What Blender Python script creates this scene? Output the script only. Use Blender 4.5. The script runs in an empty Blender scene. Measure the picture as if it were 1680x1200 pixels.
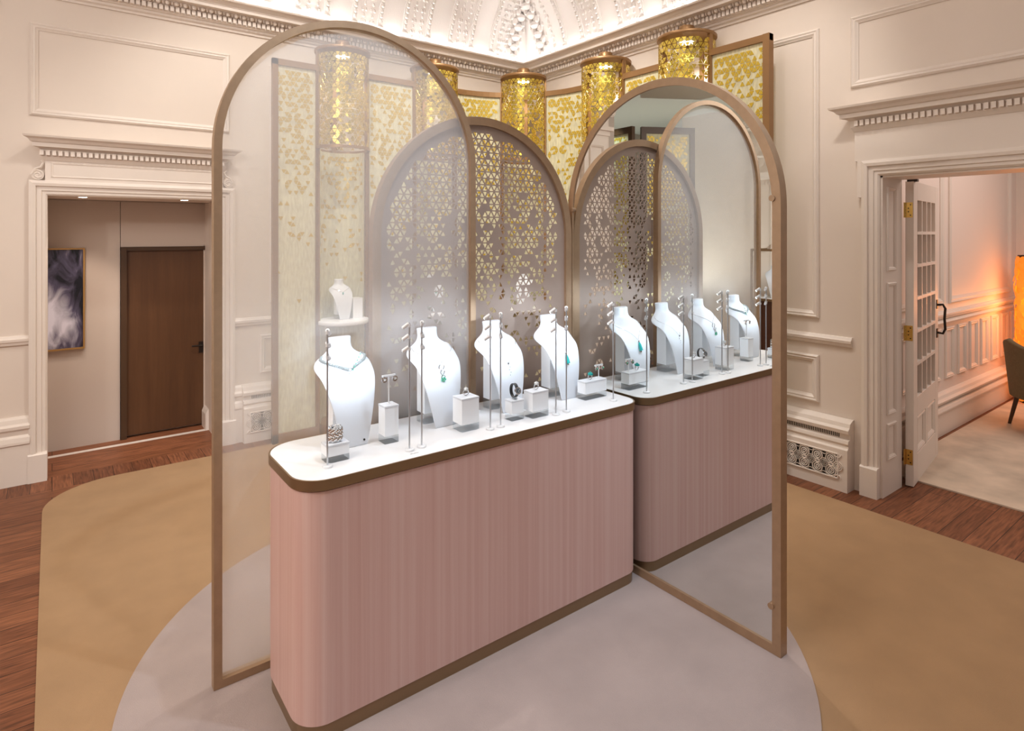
import bpy, bmesh, math, random
from mathutils import Vector, Matrix
random.seed(7)
S = bpy.context.scene
C = S.collection
PI = math.pi
R = math.radians

# ------------------------------------------------------------------ camera, world, exposure
cam = bpy.data.cameras.new('camera'); camo = bpy.data.objects.new('camera', cam); C.objects.link(camo)
cam.sensor_width = 36.0; cam.lens = 995.0/1680*36; cam.shift_y = (383.0-600.0)/1680; cam.clip_start = 0.02
camo.location = (0, 0, 1.75); camo.rotation_euler = (PI/2, 0, -math.atan2(.60427, .79678))
S.camera = camo
S.view_settings.view_transform = 'Standard'; S.view_settings.look = 'None'
S.view_settings.gamma = 1.0; S.view_settings.use_curve_mapping = False
S.view_settings.exposure = -0.14
W = bpy.data.worlds.new('world'); S.world = W; W.use_nodes = True
W.node_tree.nodes['Background'].inputs[0].default_value = (1.0, .905, .84, 1)
W.node_tree.nodes['Background'].inputs[1].default_value = 0.37

def lamp(name, kind, loc, target, power, color=(1, 1, 1), parent=None, **kw):
    d = bpy.data.lights.new(name, kind); d.energy = power; d.color = color
    for k, v in kw.items(): setattr(d, k, v)
    o = bpy.data.objects.new(name, d); C.objects.link(o); o.location = loc
    if target is not None:
        o.rotation_euler = (Vector(target)-Vector(loc)).to_track_quat('-Z', 'Y').to_euler()
    return o
COOL = (.70, .85, 1.0); WARM = (1.0, .84, .70); NEUT = (1.0, .93, .87)
# unseen area light added as soft fill for the main room, above the frame
lamp('ceiling_fill', 'AREA', (1.6, 2.4, 4.55), (1.6, 2.4, 0), 48, (1, .90, .83), shape='RECTANGLE', size=2.6, size_y=2.6)
# ceiling spots on the display, plus added fills for screen and sheet
lamp('ceiling_spot_front', 'SPOT', (1.95, .55, 4.4), (1.55, 2.2, .55), 190, COOL, spot_size=R(44), spot_blend=.5, shadow_soft_size=.05)
lamp('ceiling_spot_back', 'SPOT', (3.3, 3.2, 4.4), (2.0, 1.0, 0), 160, NEUT, spot_size=R(60), spot_blend=.4, shadow_soft_size=.05)
lamp('screen_fill_spot', 'SPOT', (2.6, 3.4, 4.5), (3.5, 4.5, 1.5), 260, (1, .96, .89), spot_size=R(95), spot_blend=.6, shadow_soft_size=.1)  # added fill, brightens the gold screen round the corner
lamp('screen_fill_spot', 'SPOT', (1.0, 3.6, 4.5), (1.8, 5.0, 1.1), 160, (1, .96, .89), spot_size=R(95), spot_blend=.6, shadow_soft_size=.1)  # added fill for the left part of the gold screen
lamp('ceiling_spot_veil', 'SPOT', (1.0, 1.1, 4.4), (1.05, 2.53, 2.5), 330, COOL, spot_size=R(36), spot_blend=1.0, shadow_soft_size=.05)
lamp('ceiling_spot_floor', 'SPOT', (1.35, .8, 4.4), (1.3, 1.15, 0), 120, COOL, spot_size=R(38), spot_blend=1.0, shadow_soft_size=.05)
lamp('mirror_bounce_spot', 'SPOT', (2.2, .5, 4.4), (2.45, 2.56, .6), 170, COOL, spot_size=R(30), spot_blend=.9, shadow_soft_size=.03)  # added, stands in for light the mirror throws onto the perforated sheet
lamp('screen_fill_spot', 'SPOT', (2.85, 1.7, 4.5), (4.15, 2.65, 2.3), 130, (1, .96, .89), spot_size=R(60), spot_blend=.8, shadow_soft_size=.1)  # extra fill added to lift the rightmost screen panel
# cove strips behind the cornice
lamp('cove_light_left', 'AREA', (2.0, 5.37, 3.56), (2.0, 5.20, 4.2), 30, (1, .98, .97), shape='RECTANGLE', size=4.4, size_y=.05)
lamp('cove_light_right', 'AREA', (4.27, 3.0, 3.56), (4.10, 3.0, 4.2), 30, (1, .98, .97), shape='RECTANGLE', size=4.4, size_y=.05)
# neighbouring room and lobby
lamp('salon_light', 'AREA', (6.4, .6, 3.1), (6.4, .9, 0), 38, (1, .83, .74), shape='RECTANGLE', size=2, size_y=1.6)
lamp('lobby_spot', 'SPOT', (.12, 5.49, 2.0), (.08, 6.1, .35), 20, WARM, spot_size=R(80), spot_blend=.6, shadow_soft_size=.03)
lamp('lobby_spot', 'SPOT', (.85, 5.49, 2.0), (.8, 5.95, 0), 9, WARM, spot_size=R(90), spot_blend=.6, shadow_soft_size=.03)
lamp('alcove_fill_area', 'AREA', (-1.6, 1.6, 3.5), (-1.6, 3.2, 0), 110, (1, .93, .87), shape='RECTANGLE', size=2, size_y=1.5)  # fill added out of the mirror's view to lighten the alcove side

# ------------------------------------------------------------------ materials
def nt(name):
    m = bpy.data.materials.new(name); m.use_nodes = True
    return m, m.node_tree, m.node_tree.nodes['Principled BSDF']
def mat(name, col, rough=.5, metal=0, noise=0, nscale=20, bump=0, bscale=80, **kw):
    m, t, b = nt(name)
    b.inputs['Base Color'].default_value = (*col, 1); b.inputs['Roughness'].default_value = rough
    b.inputs['Metallic'].default_value = metal
    for k, v in kw.items(): b.inputs[k].default_value = v
    tc = t.nodes.new('ShaderNodeTexCoord')
    if noise:
        n = t.nodes.new('ShaderNodeTexNoise'); n.inputs['Scale'].default_value = nscale; n.inputs['Detail'].default_value = 6
        t.links.new(tc.outputs['Object'], n.inputs['Vector'])
        r = t.nodes.new('ShaderNodeValToRGB')
        r.color_ramp.elements[0].position = .3; r.color_ramp.elements[1].position = .7
        r.color_ramp.elements[0].color = (*[c*(1-noise) for c in col], 1)
        r.color_ramp.elements[1].color = (*[min(1, c*(1+noise)) for c in col], 1)
        t.links.new(n.outputs['Fac'], r.inputs['Fac']); t.links.new(r.outputs['Color'], b.inputs['Base Color'])
    if bump:
        n = t.nodes.new('ShaderNodeTexNoise'); n.inputs['Scale'].default_value = bscale
        t.links.new(tc.outputs['Object'], n.inputs['Vector'])
        bp = t.nodes.new('ShaderNodeBump'); bp.inputs['Strength'].default_value = bump; bp.inputs['Distance'].default_value = .01
        t.links.new(n.outputs['Fac'], bp.inputs['Height']); t.links.new(bp.outputs['Normal'], b.inputs['Normal'])
    return m
def emit(name, col, s):
    m, t, b = nt(name)
    b.inputs['Base Color'].default_value = (*col, 1)
    b.inputs['Emission Color'].default_value = (*col, 1); b.inputs['Emission Strength'].default_value = s
    return m
def gauze(name, col, clear, trans=.4, tex=0):
    m, t, b = nt(name); t.nodes.remove(b)
    out = t.nodes['Material Output']
    tr = t.nodes.new('ShaderNodeBsdfTransparent'); df = t.nodes.new('ShaderNodeBsdfDiffuse'); tl = t.nodes.new('ShaderNodeBsdfTranslucent')
    df.inputs[0].default_value = (*col, 1); tl.inputs[0].default_value = (*col, 1)
    a = t.nodes.new('ShaderNodeMixShader'); a.inputs[0].default_value = trans
    t.links.new(df.outputs[0], a.inputs[1]); t.links.new(tl.outputs[0], a.inputs[2])
    c = t.nodes.new('ShaderNodeMixShader'); c.inputs[0].default_value = clear
    t.links.new(a.outputs[0], c.inputs[1]); t.links.new(tr.outputs[0], c.inputs[2])
    t.links.new(c.outputs[0], out.inputs['Surface'])
    if tex:
        tc = t.nodes.new('ShaderNodeTexCoord'); mp = t.nodes.new('ShaderNodeMapping'); mp.inputs['Scale'].default_value = (60, 60, 14)
        n = t.nodes.new('ShaderNodeTexNoise'); n.inputs['Scale'].default_value = 1.0; n.inputs['Detail'].default_value = 5
        t.links.new(tc.outputs['Object'], mp.inputs[0]); t.links.new(mp.outputs[0], n.inputs['Vector'])
        r = t.nodes.new('ShaderNodeValToRGB'); r.color_ramp.elements[0].position = .35; r.color_ramp.elements[1].position = .65
        r.color_ramp.elements[0].color = (*[k*(1-tex) for k in col], 1); r.color_ramp.elements[1].color = (*col, 1)
        t.links.new(n.outputs['Fac'], r.inputs[0]); t.links.new(r.outputs[0], df.inputs[0]); t.links.new(r.outputs[0], tl.inputs[0])
    return m
def glass(name, col=(1, 1, 1), refl=.08):
    m, t, b = nt(name); t.nodes.remove(b); out = t.nodes['Material Output']
    tr = t.nodes.new('ShaderNodeBsdfTransparent'); tr.inputs[0].default_value = (*col, 1)
    g = t.nodes.new('ShaderNodeBsdfGlossy'); g.inputs['Roughness'].default_value = .03
    fr = t.nodes.new('ShaderNodeLayerWeight'); fr.inputs[0].default_value = .25
    mul = t.nodes.new('ShaderNodeMath'); mul.operation = 'MULTIPLY_ADD'; mul.inputs[1].default_value = .5; mul.inputs[2].default_value = refl*.3
    t.links.new(fr.outputs['Fresnel'], mul.inputs[0])
    mx = t.nodes.new('ShaderNodeMixShader'); t.links.new(mul.outputs[0], mx.inputs[0])
    t.links.new(tr.outputs[0], mx.inputs[1]); t.links.new(g.outputs[0], mx.inputs[2]); t.links.new(mx.outputs[0], out.inputs['Surface'])
    return m
def wood(name, c0, c1, ax='X', rot=0, plank=.12, length=1.3, rough=.48):
    m, t, b = nt(name)
    tc = t.nodes.new('ShaderNodeTexCoord'); mp = t.nodes.new('ShaderNodeMapping')
    mp.inputs['Rotation'].default_value = (0, 0, rot)
    t.links.new(tc.outputs['Object'], mp.inputs[0])
    br = t.nodes.new('ShaderNodeTexBrick'); br.offset = .37; br.inputs['Scale'].default_value = 1
    br.inputs['Mortar Size'].default_value = .0018; br.inputs['Brick Width'].default_value = length; br.inputs['Row Height'].default_value = plank
    br.inputs['Color1'].default_value = (*c0, 1); br.inputs['Color2'].default_value = (*c1, 1); br.inputs['Mortar'].default_value = (.012, .006, .004, 1)
    t.links.new(mp.outputs[0], br.inputs['Vector'])
    m2 = t.nodes.new('ShaderNodeMapping'); m2.inputs['Scale'].default_value = (2.2, 26, 26)
    t.links.new(mp.outputs[0], m2.inputs[0])
    n = t.nodes.new('ShaderNodeTexNoise'); n.inputs['Scale'].default_value = 3; n.inputs['Detail'].default_value = 8; n.inputs['Distortion'].default_value = .6
    t.links.new(m2.outputs[0], n.inputs['Vector'])
    mr = t.nodes.new('ShaderNodeMapRange'); mr.inputs[1].default_value = .3; mr.inputs[2].default_value = .7; mr.inputs[3].default_value = .55; mr.inputs[4].default_value = 1.35
    t.links.new(n.outputs['Fac'], mr.inputs[0])
    mx = t.nodes.new('ShaderNodeMix'); mx.data_type = 'RGBA'; mx.blend_type = 'MULTIPLY'; mx.inputs[0].default_value = 1
    t.links.new(br.outputs['Color'], mx.inputs[6]); t.links.new(mr.outputs[0], mx.inputs[7])
    t.links.new(mx.outputs[2], b.inputs['Base Color']); b.inputs['Roughness'].default_value = rough; b.inputs['Specular IOR Level'].default_value = .22
    return m
def streaks(name, ca, cb, cc, scale=(22, 22, .6), rough=.45):
    m, t, b = nt(name)
    tc = t.nodes.new('ShaderNodeTexCoord'); mp = t.nodes.new('ShaderNodeMapping'); mp.inputs['Scale'].default_value = scale
    t.links.new(tc.outputs['Object'], mp.inputs[0])
    n = t.nodes.new('ShaderNodeTexNoise'); n.inputs['Scale'].default_value = 1; n.inputs['Detail'].default_value = 9; n.inputs['Roughness'].default_value = .7
    t.links.new(mp.outputs[0], n.inputs['Vector'])
    r = t.nodes.new('ShaderNodeValToRGB'); e = r.color_ramp.elements
    e[0].position = .28; e[0].color = (*ca, 1); e[1].position = .72; e[1].color = (*cc, 1)
    x = e.new(.5); x.color = (*cb, 1)
    t.links.new(n.outputs['Fac'], r.inputs[0]); t.links.new(r.outputs[0], b.inputs['Base Color'])
    b.inputs['Roughness'].default_value = rough
    return m

CREAM = mat('cream_paint', (.76, .66, .58), .55, noise=.015, nscale=3)
TRIM = mat('trim_paint', (.79, .70, .63), .45, noise=.012, nscale=4)
WHITE = mat('plaster_white', (.88, .84, .81), .7, bump=.1)
TAUPE = mat('taupe_paint', (.52, .45, .39), .6)
GREYC = mat('grey_ceiling', (.62, .63, .58), .7)
BRONZE = mat('satin_bronze', (.40, .265, .165), .42, .5, noise=.06, nscale=30)
BRONZE2 = mat('bronze_band', (.30, .20, .115), .35, .7)
PERF = mat('taupe_metal_sheet', (.38, .285, .235), .5, .25, noise=.03, nscale=12)
BROWN = mat('bronze_brown', (.30, .165, .07), .4, .5)
GOLD = mat('gold_leaf', (.56, .385, .035), .38, .35)
GOLDM = mat('gold_metal', (.66, .49, .085), .24, .8)
SILK = streaks('pink_straw', (.60, .36, .315), (.66, .425, .38), (.71, .50, .455), (42, 42, .35))
MARBLE = mat('white_marble', (.86, .86, .87), .25, noise=.035, nscale=5)
LEATHER = mat('white_leatherette', (.68, .70, .74), .5, bump=.05, bscale=400)
FROST = mat('frosted_acrylic', (.86, .88, .91), .3)
ACRYL = glass('clear_acrylic', (.93, .955, .97), .35)
STEEL = mat('satin_steel', (.55, .57, .60), .3, .9)
WHITEM = mat('white_metal', (.82, .83, .85), .35, .2)
SILVER = mat('polished_silver', (.8, .81, .83), .12, 1.0, noise=.3, nscale=220)
GEM = mat('clear_gem', (.82, .86, .88), .05, .4)
TEAL = mat('teal_gem', (.02, .36, .34), .12, .1)
GREEN = mat('green_gem', (.05, .42, .24), .12, .1)
BLACK = mat('black_leather', (.02, .02, .022), .4)
DARK = mat('dark_void', (.012, .010, .009), .8)
LENS = emit('lit_lens', (.9, .96, 1), 12)
HOT = emit('downlight_glow', (1, .95, .85), 20)
VEIL = gauze('white_veil', (.92, .91, .90), .75, .45)
YELL = gauze('pale_gold_gauze', (.95, .92, .70), .22, .45, tex=.22)
MIRROR = mat('mirror_silver', (.80, .81, .79), .0, 1.0)
CARPET = mat('tan_carpet', (.355, .215, .112), .95, noise=.06, nscale=5, bump=.25, bscale=500)
RUG = mat('pale_pink_rug', (.38, .305, .285), .95, noise=.07, nscale=4, bump=.25, bscale=500)
CREAMRUG = mat('cream_mottled_rug', (.62, .50, .39), .9, noise=.22, nscale=3.2, bump=.2, bscale=300)
WOODX = wood('red_wood_x', (.155, .055, .026), (.25, .095, .045))
WOODY = wood('red_wood_y', (.15, .053, .025), (.24, .09, .043), rot=PI/2)
WOODT = wood('red_wood_threshold', (.22, .08, .036), (.27, .10, .047), plank=.17, length=3)
DOORW = streaks('brown_door_wood', (.075, .03, .011), (.10, .041, .015), (.125, .054, .021), (14, 14, .8))
DARKW = mat('dark_frame_wood', (.07, .033, .014), .45)
BRASS = mat('brass', (.62, .42, .12), .28, .9)
IRON = mat('dark_iron', (.035, .025, .02), .4, .6)
OLIVE = mat('olive_fabric', (.17, .12, .06), .85, noise=.1, nscale=60)
AMBER = mat('amber_shell', (.75, .29, .03), .35, **{'Transmission Weight': .35, 'Emission Color': (1, .36, .03, 1), 'Emission Strength': .35})
CLEAR = glass('window_glass', (.97, .98, .97))
REDW = mat('dark_red_wood', (.09, .035, .02), .4)

# ------------------------------------------------------------------ mesh helpers
class MB:
    def __init__(s): s.bm = bmesh.new()
    def face(s, pts, mi=0):
        try:
            f = s.bm.faces.new([s.bm.verts.new(p) for p in pts]); f.material_index = mi; return f
        except ValueError: return None
    def box(s, x0, x1, y0, y1, z0, z1, M=None, mi=0):
        v = [Vector((x, y, z)) for z in (z0, z1) for y in (y0, y1) for x in (x0, x1)]
        if M is not None: v = [M @ p for p in v]
        v = [s.bm.verts.new(p) for p in v]
        for q in ((0, 2, 3, 1), (4, 5, 7, 6), (0, 1, 5, 4), (2, 6, 7, 3), (0, 4, 6, 2), (1, 3, 7, 5)):
            f = s.bm.faces.new([v[i] for i in q]); f.material_index = mi
        return s
    def loft(s, rings, closed=True, caps=True, mi=0):
        R_ = [[s.bm.verts.new(p) for p in r] for r in rings]
        n = len(R_[0])
        for a, b in zip(R_, R_[1:]):
            for i in range(n if closed else n-1):
                j = (i+1) % n
                f = s.bm.faces.new((a[i], a[j], b[j], b[i])); f.material_index = mi
        if caps:
            for r, rev in ((R_[0], True), (R_[-1], False)):
                f = s.bm.faces.new(r[::-1] if rev else r); f.material_index = mi
        return s
    def tube(s, pts, r, n=8, closed=False, mi=0):
        pts = [Vector(p) for p in pts]; m = len(pts); rings = []
        up = Vector((0, 0, 1)); pn = None
        for i, p in enumerate(pts):
            if closed: d = pts[(i+1) % m]-pts[i-1]
            else: d = pts[min(i+1, m-1)]-pts[max(i-1, 0)]
            d.normalize()
            if pn is None:
                a = Vector((1, 0, 0)) if abs(d.x) < .9 else Vector((0, 1, 0))
                pn = d.cross(a).normalized()
            pn = (pn-d*pn.dot(d))
            pn = pn.normalized() if pn.length > 1e-6 else d.orthogonal().normalized()
            b = d.cross(pn)
            rr = r[i] if isinstance(r, (list, tuple)) else r
            rings.append([p+(pn*math.cos(2*PI*k/n)+b*math.sin(2*PI*k/n))*rr for k in range(n)])
        if closed: rings.append(rings[0])
        return s.loft(rings, True, not closed, mi)
    def cyl(s, a, b, r, r2=None, n=20, mi=0):
        return s.tube([a, b], [r, r if r2 is None else r2], n, mi=mi)
    def lathe(s, prof, c=(0, 0, 0), n=28, mi=0, caps=True):
        return s.loft([[(c[0]+r*math.cos(2*PI*k/n), c[1]+r*math.sin(2*PI*k/n), c[2]+z) for k in range(n)] for r, z in prof], True, caps, mi)
    def ball(s, c, r, sc=(1, 1, 1), n=8, m=5, M=None, mi=0):
        rings = []
        for i in range(m+1):
            a = -PI/2+PI*(i+.02)/(m+.04)
            ring = []
            for k in range(n):
                p = Vector((r*sc[0]*math.cos(a)*math.cos(2*PI*k/n), r*sc[1]*math.cos(a)*math.sin(2*PI*k/n), r*sc[2]*math.sin(a)))
                if M is not None: p = M @ p
                ring.append(p+Vector(c))
            rings.append(ring)
        return s.loft(rings, True, True, mi)
    def prism(s, poly, z0, z1, f=None, mi=0):
        f = f or (lambda x, y, z: (x, y, z))
        return s.loft([[f(x, y, z0) for x, y in poly], [f(x, y, z1) for x, y in poly]], True, True, mi)
    def ring(s, outer, inner, d0, d1, f, mi=0):
        n = len(outer)
        L = [[s.bm.verts.new(f(a, b, d)) for a, b in P] for P, d in ((outer, d0), (outer, d1), (inner, d1), (inner, d0))]
        for q in range(4):
            A, B = L[q], L[(q+1) % 4]
            for i in range(n):
                j = (i+1) % n
                fc = s.bm.faces.new((A[i], A[j], B[j], B[i])); fc.material_index = mi
        return s
    def build(s, name, m, parent=None, local=False, smooth=False, bevel=0):
        bmesh.ops.recalc_face_normals(s.bm, faces=s.bm.faces)
        me = bpy.data.meshes.new(name); 
        if parent is not None and not local:
            off = Vector((0, 0, 0)); p = parent
            while p is not None: off += p.location; p = p.parent
            bmesh.ops.translate(s.bm, verts=s.bm.verts, vec=-off)
        s.bm.to_mesh(me); s.bm.free()
        for q in (m if isinstance(m, (list, tuple)) else [m]): me.materials.append(q)
        o = bpy.data.objects.new(name, me); C.objects.link(o)
        if parent is not None: o.parent = parent
        if smooth:
            me.polygons.foreach_set('use_smooth', [True]*len(me.polygons))
            try: me.set_sharp_from_angle(angle=R(40))
            except Exception: pass
        if bevel:
            b = o.modifiers.new('bevel', 'BEVEL'); b.width = bevel; b.segments = 2; b.limit_method = 'ANGLE'
        return o

def tag(o, label, cat, group=None):
    o['label'] = label; o['category'] = cat
    if group: o['group'] = group
    return o
def thing(name, label, cat, loc=(0, 0, 0), rz=0, group=None):
    o = bpy.data.objects.new(name, None); C.objects.link(o); o.location = loc; o.rotation_euler = (0, 0, rz); o.empty_display_size = .05
    return tag(o, label, cat, group)
def struct(o):
    o['kind'] = 'structure'; return o
def kids(o): return [c for c in C.objects if c.parent == o]
def dup(o, loc=None, label=None, group=None, parent=None, rz=None):
    ch = kids(o)
    c = o.copy(); C.objects.link(c)
    if parent is not None: c.parent = parent
    if loc is not None: c.location = loc
    if rz is not None: c.rotation_euler = (0, 0, rz)
    if label: c['label'] = label
    if group: c['group'] = group
    for k in ch: dup(k, parent=c)
    return c
# mouldings: profile [(out, up)] swept along the wall; f maps (along, out, up) to the room
def sweep(mb, prof, a, b, f, mi=0):
    mb.loft([[f(a, o, u) for o, u in prof], [f(b, o, u) for o, u in prof]], True, True, mi)
def rectmould(mb, a0, a1, z0, z1, f, w=.05, t=.022):
    # mitred frame moulding on a wall: stepped profile
    prof = [(0, 0), (0, t*.55), (w*.22, t), (w*.45, t*.75), (w*.6, t*.85), (w*.85, t*.45), (w, t*.3), (w, 0)]
    rings = []
    for sx, sz, ca, cz in ((1, 1, a0, z0), (-1, 1, a1, z0), (-1, -1, a1, z1), (1, -1, a0, z1)):
        rings.append([f(ca+sx*d, o, cz+sz*d) for d, o in prof])
    rings.append(rings[0])
    mb.loft(rings, True, False)
YW, XW = 5.46, 4.36
fL = lambda a, o, u: (a, YW-o, u)        # left wall: along X, out towards -Y
fR = lambda a, o, u: (XW-o, a, u)        # right wall: along Y, out towards -X

def arch_pts(a0, w, z0, spring, t=0, n=48):
    r = w/2
    P = [(a0+t, z0+t), (a0+t, spring)]
    for i in range(1, n):
        a = PI-PI*i/n
        P.append((a0+r+(r-t)*math.cos(a), spring+(r-t)*math.sin(a)))
    P += [(a0+w-t, spring), (a0+w-t, z0+t)]
    return P

# ------------------------------------------------------------------ floor
m = MB()
m.box(-6, 4.5, -3, 5.19, -.06, 0, mi=0)
m.box(-6, 4.5, 5.19, 5.46, -.06, 0, mi=1)
m.box(-.3, 1.3, 5.46, 5.925, -.06, 0, mi=2)
m.box(-.3, 1.3, 5.925, 5.975, -.06, .002, mi=3)
m.box(-.3, 1.3, 5.975, 6.4, -.06, 0, mi=2)
m.box(4.5, 9.0, -3, 2.3, -.06, 0, mi=0)
m.box(-6, -.9, 5.46, 8.2, -.06, 0, mi=0)
struct(m.build('floor', [WOODX, WOODY, WOODT, TRIM]))

def rounded(x0, x1, y0, y1, rr, n=12):
    P = []
    for (cx, cy, a0, r) in ((x1-rr[0], y0+rr[0], -PI/2, rr[0]), (x1-rr[1], y1-rr[1], 0, rr[1]), (x0+rr[2], y1-rr[2], PI/2, rr[2]), (x0+rr[3], y0+rr[3], PI, rr[3])):
        if r <= 0: P.append((cx, cy)); continue
        for k in range(n+1):
            a = a0+PI/2*k/n; P.append((cx+r*math.cos(a), cy+r*math.sin(a)))
    return P
tag(MB().prism(rounded(-.05, 4.09, -2.5, 5.205, (0, .4, .42, 0)), 0, .008).build('carpet', CARPET), 'large tan carpet with rounded corner under the round pale rug', 'carpet')
tag(MB().lathe([(1.374, .0085), (1.374, .013)], (1.511, 2.254, 0), 128).build('round_rug', RUG), 'round pale pinkish rug under the pink display counter', 'rug')

# ------------------------------------------------------------------ walls
m = MB()
m.box(-.95, -.026, YW, YW+.46, 0, 4.8); m.box(1.11, 4.9, YW, YW+.46, 0, 4.8); m.box(-.026, 1.11, YW, YW+.46, 2.02, 4.8)
struct(m.build('wall_left', CREAM))
m = MB()
m.box(XW, XW+.31, 1.72, YW, 0, 4.8); m.box(XW, XW+.31, -.75, 1.72, 2.13, 4.8); m.box(XW, XW+.31, -3, -.75, 0, 4.8)
struct(m.build('wall_right', CREAM))

# wall mouldings and panels
m = MB()
rectmould(m, -.127, 1.18, 2.585, 3.24, fL)
rectmould(m, 1.5, 4.0, 1.15, 3.2, fL); rectmould(m, 1.42, 4.0, .55, .88, fL)
rail = [(0, -.035), (.018, -.03), (.022, -.012), (.03, -.005), (.032, .012), (.02, .02), (.012, .033), (0, .035)]
RAILP = [(o, 1.0+u) for o, u in rail]
sweep(m, RAILP, -.95, -.121, fL); sweep(m, RAILP, 1.205, 4.36, fL)
struct(m.build('trim_1', TRIM))
m = MB()
rectmould(m, 2.12, 3.5, 1.145, 3.21, fR); rectmould(m, 2.12, 3.5, .545, .88, fR)
rectmould(m, -.6, 1.905, 2.74, 3.225, fR)
sweep(m, RAILP, 1.895, YW, fR)
struct(m.build('trim_2', TRIM))
BASE = [(0, 0), (.045, 0), (.045, .275), (.055, .285), (.055, .30), (.048, .33), (.03, .345), (.036, .375), (.05, .39), (.052, .41), (.035, .425), (.028, .455), (.012, .47), (0, .47)]
m = MB(); sweep(m, BASE, -.95, -.125, fL); sweep(m, BASE, 1.21, 4.36, fL)
struct(m.build('baseboard_left', TRIM))
m = MB(); sweep(m, BASE, 1.93, YW, fR)
struct(m.build('baseboard_right', TRIM))

# door architraves with overdoor cornices
def architrave(a0, a1, top, f, ears, name):
    m = MB()
    w = .095
    prof = [(0, 0), (0, .012), (.012, .022), (.03, .022), (.034, .03), (.062, .03), (.066, .045), (.085, .048), (w+.01, .04), (w+.01, 0)]
    rings = [[f(a0-d, o, 0) for d, o in prof], [f(a0-d, o, top+d) for d, o in prof], [f(a1+d, o, top+d) for d, o in prof], [f(a1+d, o, 0) for d, o in prof]]
    m.loft(rings, True, True)
    for q in ((a0-w-.015, a0-.002), (a1+.002, a1+w+.015)):
        m.loft([[f(q[0], o, u) for o, u in ((0, 0), (.055, 0), (.055, .19), (.046, .20), (0, .20))], [f(q[1], o, u) for o, u in ((0, 0), (.055, 0), (.055, .19), (.046, .20), (0, .20))]], True, True)
    if ears:
        for q in ((a0-w-.035, a0-w+.005), (a1+w-.005, a1+w+.035)):
            m.loft([[f(q[0], o, u) for o, u in ((0, top-.14), (.04, top-.14), (.04, top+w+.01), (0, top+w+.01))], [f(q[1], o, u) for o, u in ((0, top-.14), (.04, top-.14), (.04, top+w+.01), (0, top+w+.01))]], True, True)
    return struct(m.build(name, TRIM))
architrave(-.026, 1.11, 2.02, fL, False, 'trim_3')
architrave(-.72, 1.72, 2.13, fR, True, 'trim_4')
def overdoor(a0, a1, z0, z1, f, name):
    # frieze between z0 and z1, cornice on top with dentils; a0..a1 is the frieze width
    m = MB()
    m.loft([[f(a0, o, u) for o, u in ((0, z0), (.03, z0), (.03, z1), (0, z1))], [f(a1, o, u) for o, u in ((0, z0), (.03, z0), (.03, z1), (0, z1))]], True, True)
    prof = [(.0, 0), (.035, 0), (.045, .02), (.05, .03), (.05, .072), (.072, .085), (.10, .09), (.10, .118), (.112, .122), (.125, .14), (.15, .152), (.155, .165), (0, .168)]
    # returns at both ends follow the projection
    rings = [[f(a0-(o if o > .03 else .03)+.03, 0 if o == 0 else o, z1+u) for o, u in prof], [f(a1+(o if o > .03 else .03)-.03, 0 if o == 0 else o, z1+u) for o, u in prof]]
    m.loft(rings, True, True)
    o = struct(m.build(name, TRIM))
    d = MB(); n = int((a1-a0+.06)/.0355)
    for k in range(n):
        a = a0-.03+.0355*k
        d.loft([[f(a, q, u) for q, u in ((.045, z1+.034), (.075, z1+.034), (.075, z1+.07), (.045, z1+.07))], [f(a+.023, q, u) for q, u in ((.045, z1+.034), (.075, z1+.034), (.075, z1+.07), (.045, z1+.07))]], True, True)
    d.build('dentil_band', TRIM, o)
    return o
o = overdoor(-.04, 1.124, 2.125, 2.268, fL, 'trim_5')
m = MB(); rectmould(m, -.005, 1.09, 2.15, 2.255, lambda a, q, u: fL(a, q+.03, u), .012, .005)
for sx in (-.045, 1.129):
    sg = -1 if sx < 0 else 1
    path = []
    for k in range(26):
        t = k/25; a = 2*PI*1.6*t; rr = .034*(1-.75*t)
        path.append(fL(sx+sg*(.036)-sg*rr*math.cos(a)*-1, .03, 2.165+rr*math.sin(a)))
    m.tube(path, .006, 6)
    m.tube([fL(sx+sg*(.07), .03, 2.165), fL(sx+sg*.05, .03, 2.205), fL(sx+sg*.018, .03, 2.22), fL(sx+sg*.006, .03, 2.25), fL(sx+sg*.02, .03, 2.262)], .008, 6)
    m.lathe([(.036, -.0), (.036, .0001)], (0, 0, 0), 4)
    m.loft([[fL(sx+sg*.036+.037*math.cos(2*PI*k/20), q, 2.165+.037*math.sin(2*PI*k/20)) for k in range(20)] for q in (.0, .03)], True, True)
m.build('scroll_bracket', TRIM, o)
overdoor(-.80, 1.87, 2.235, 2.435, fR, 'trim_6')

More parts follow.
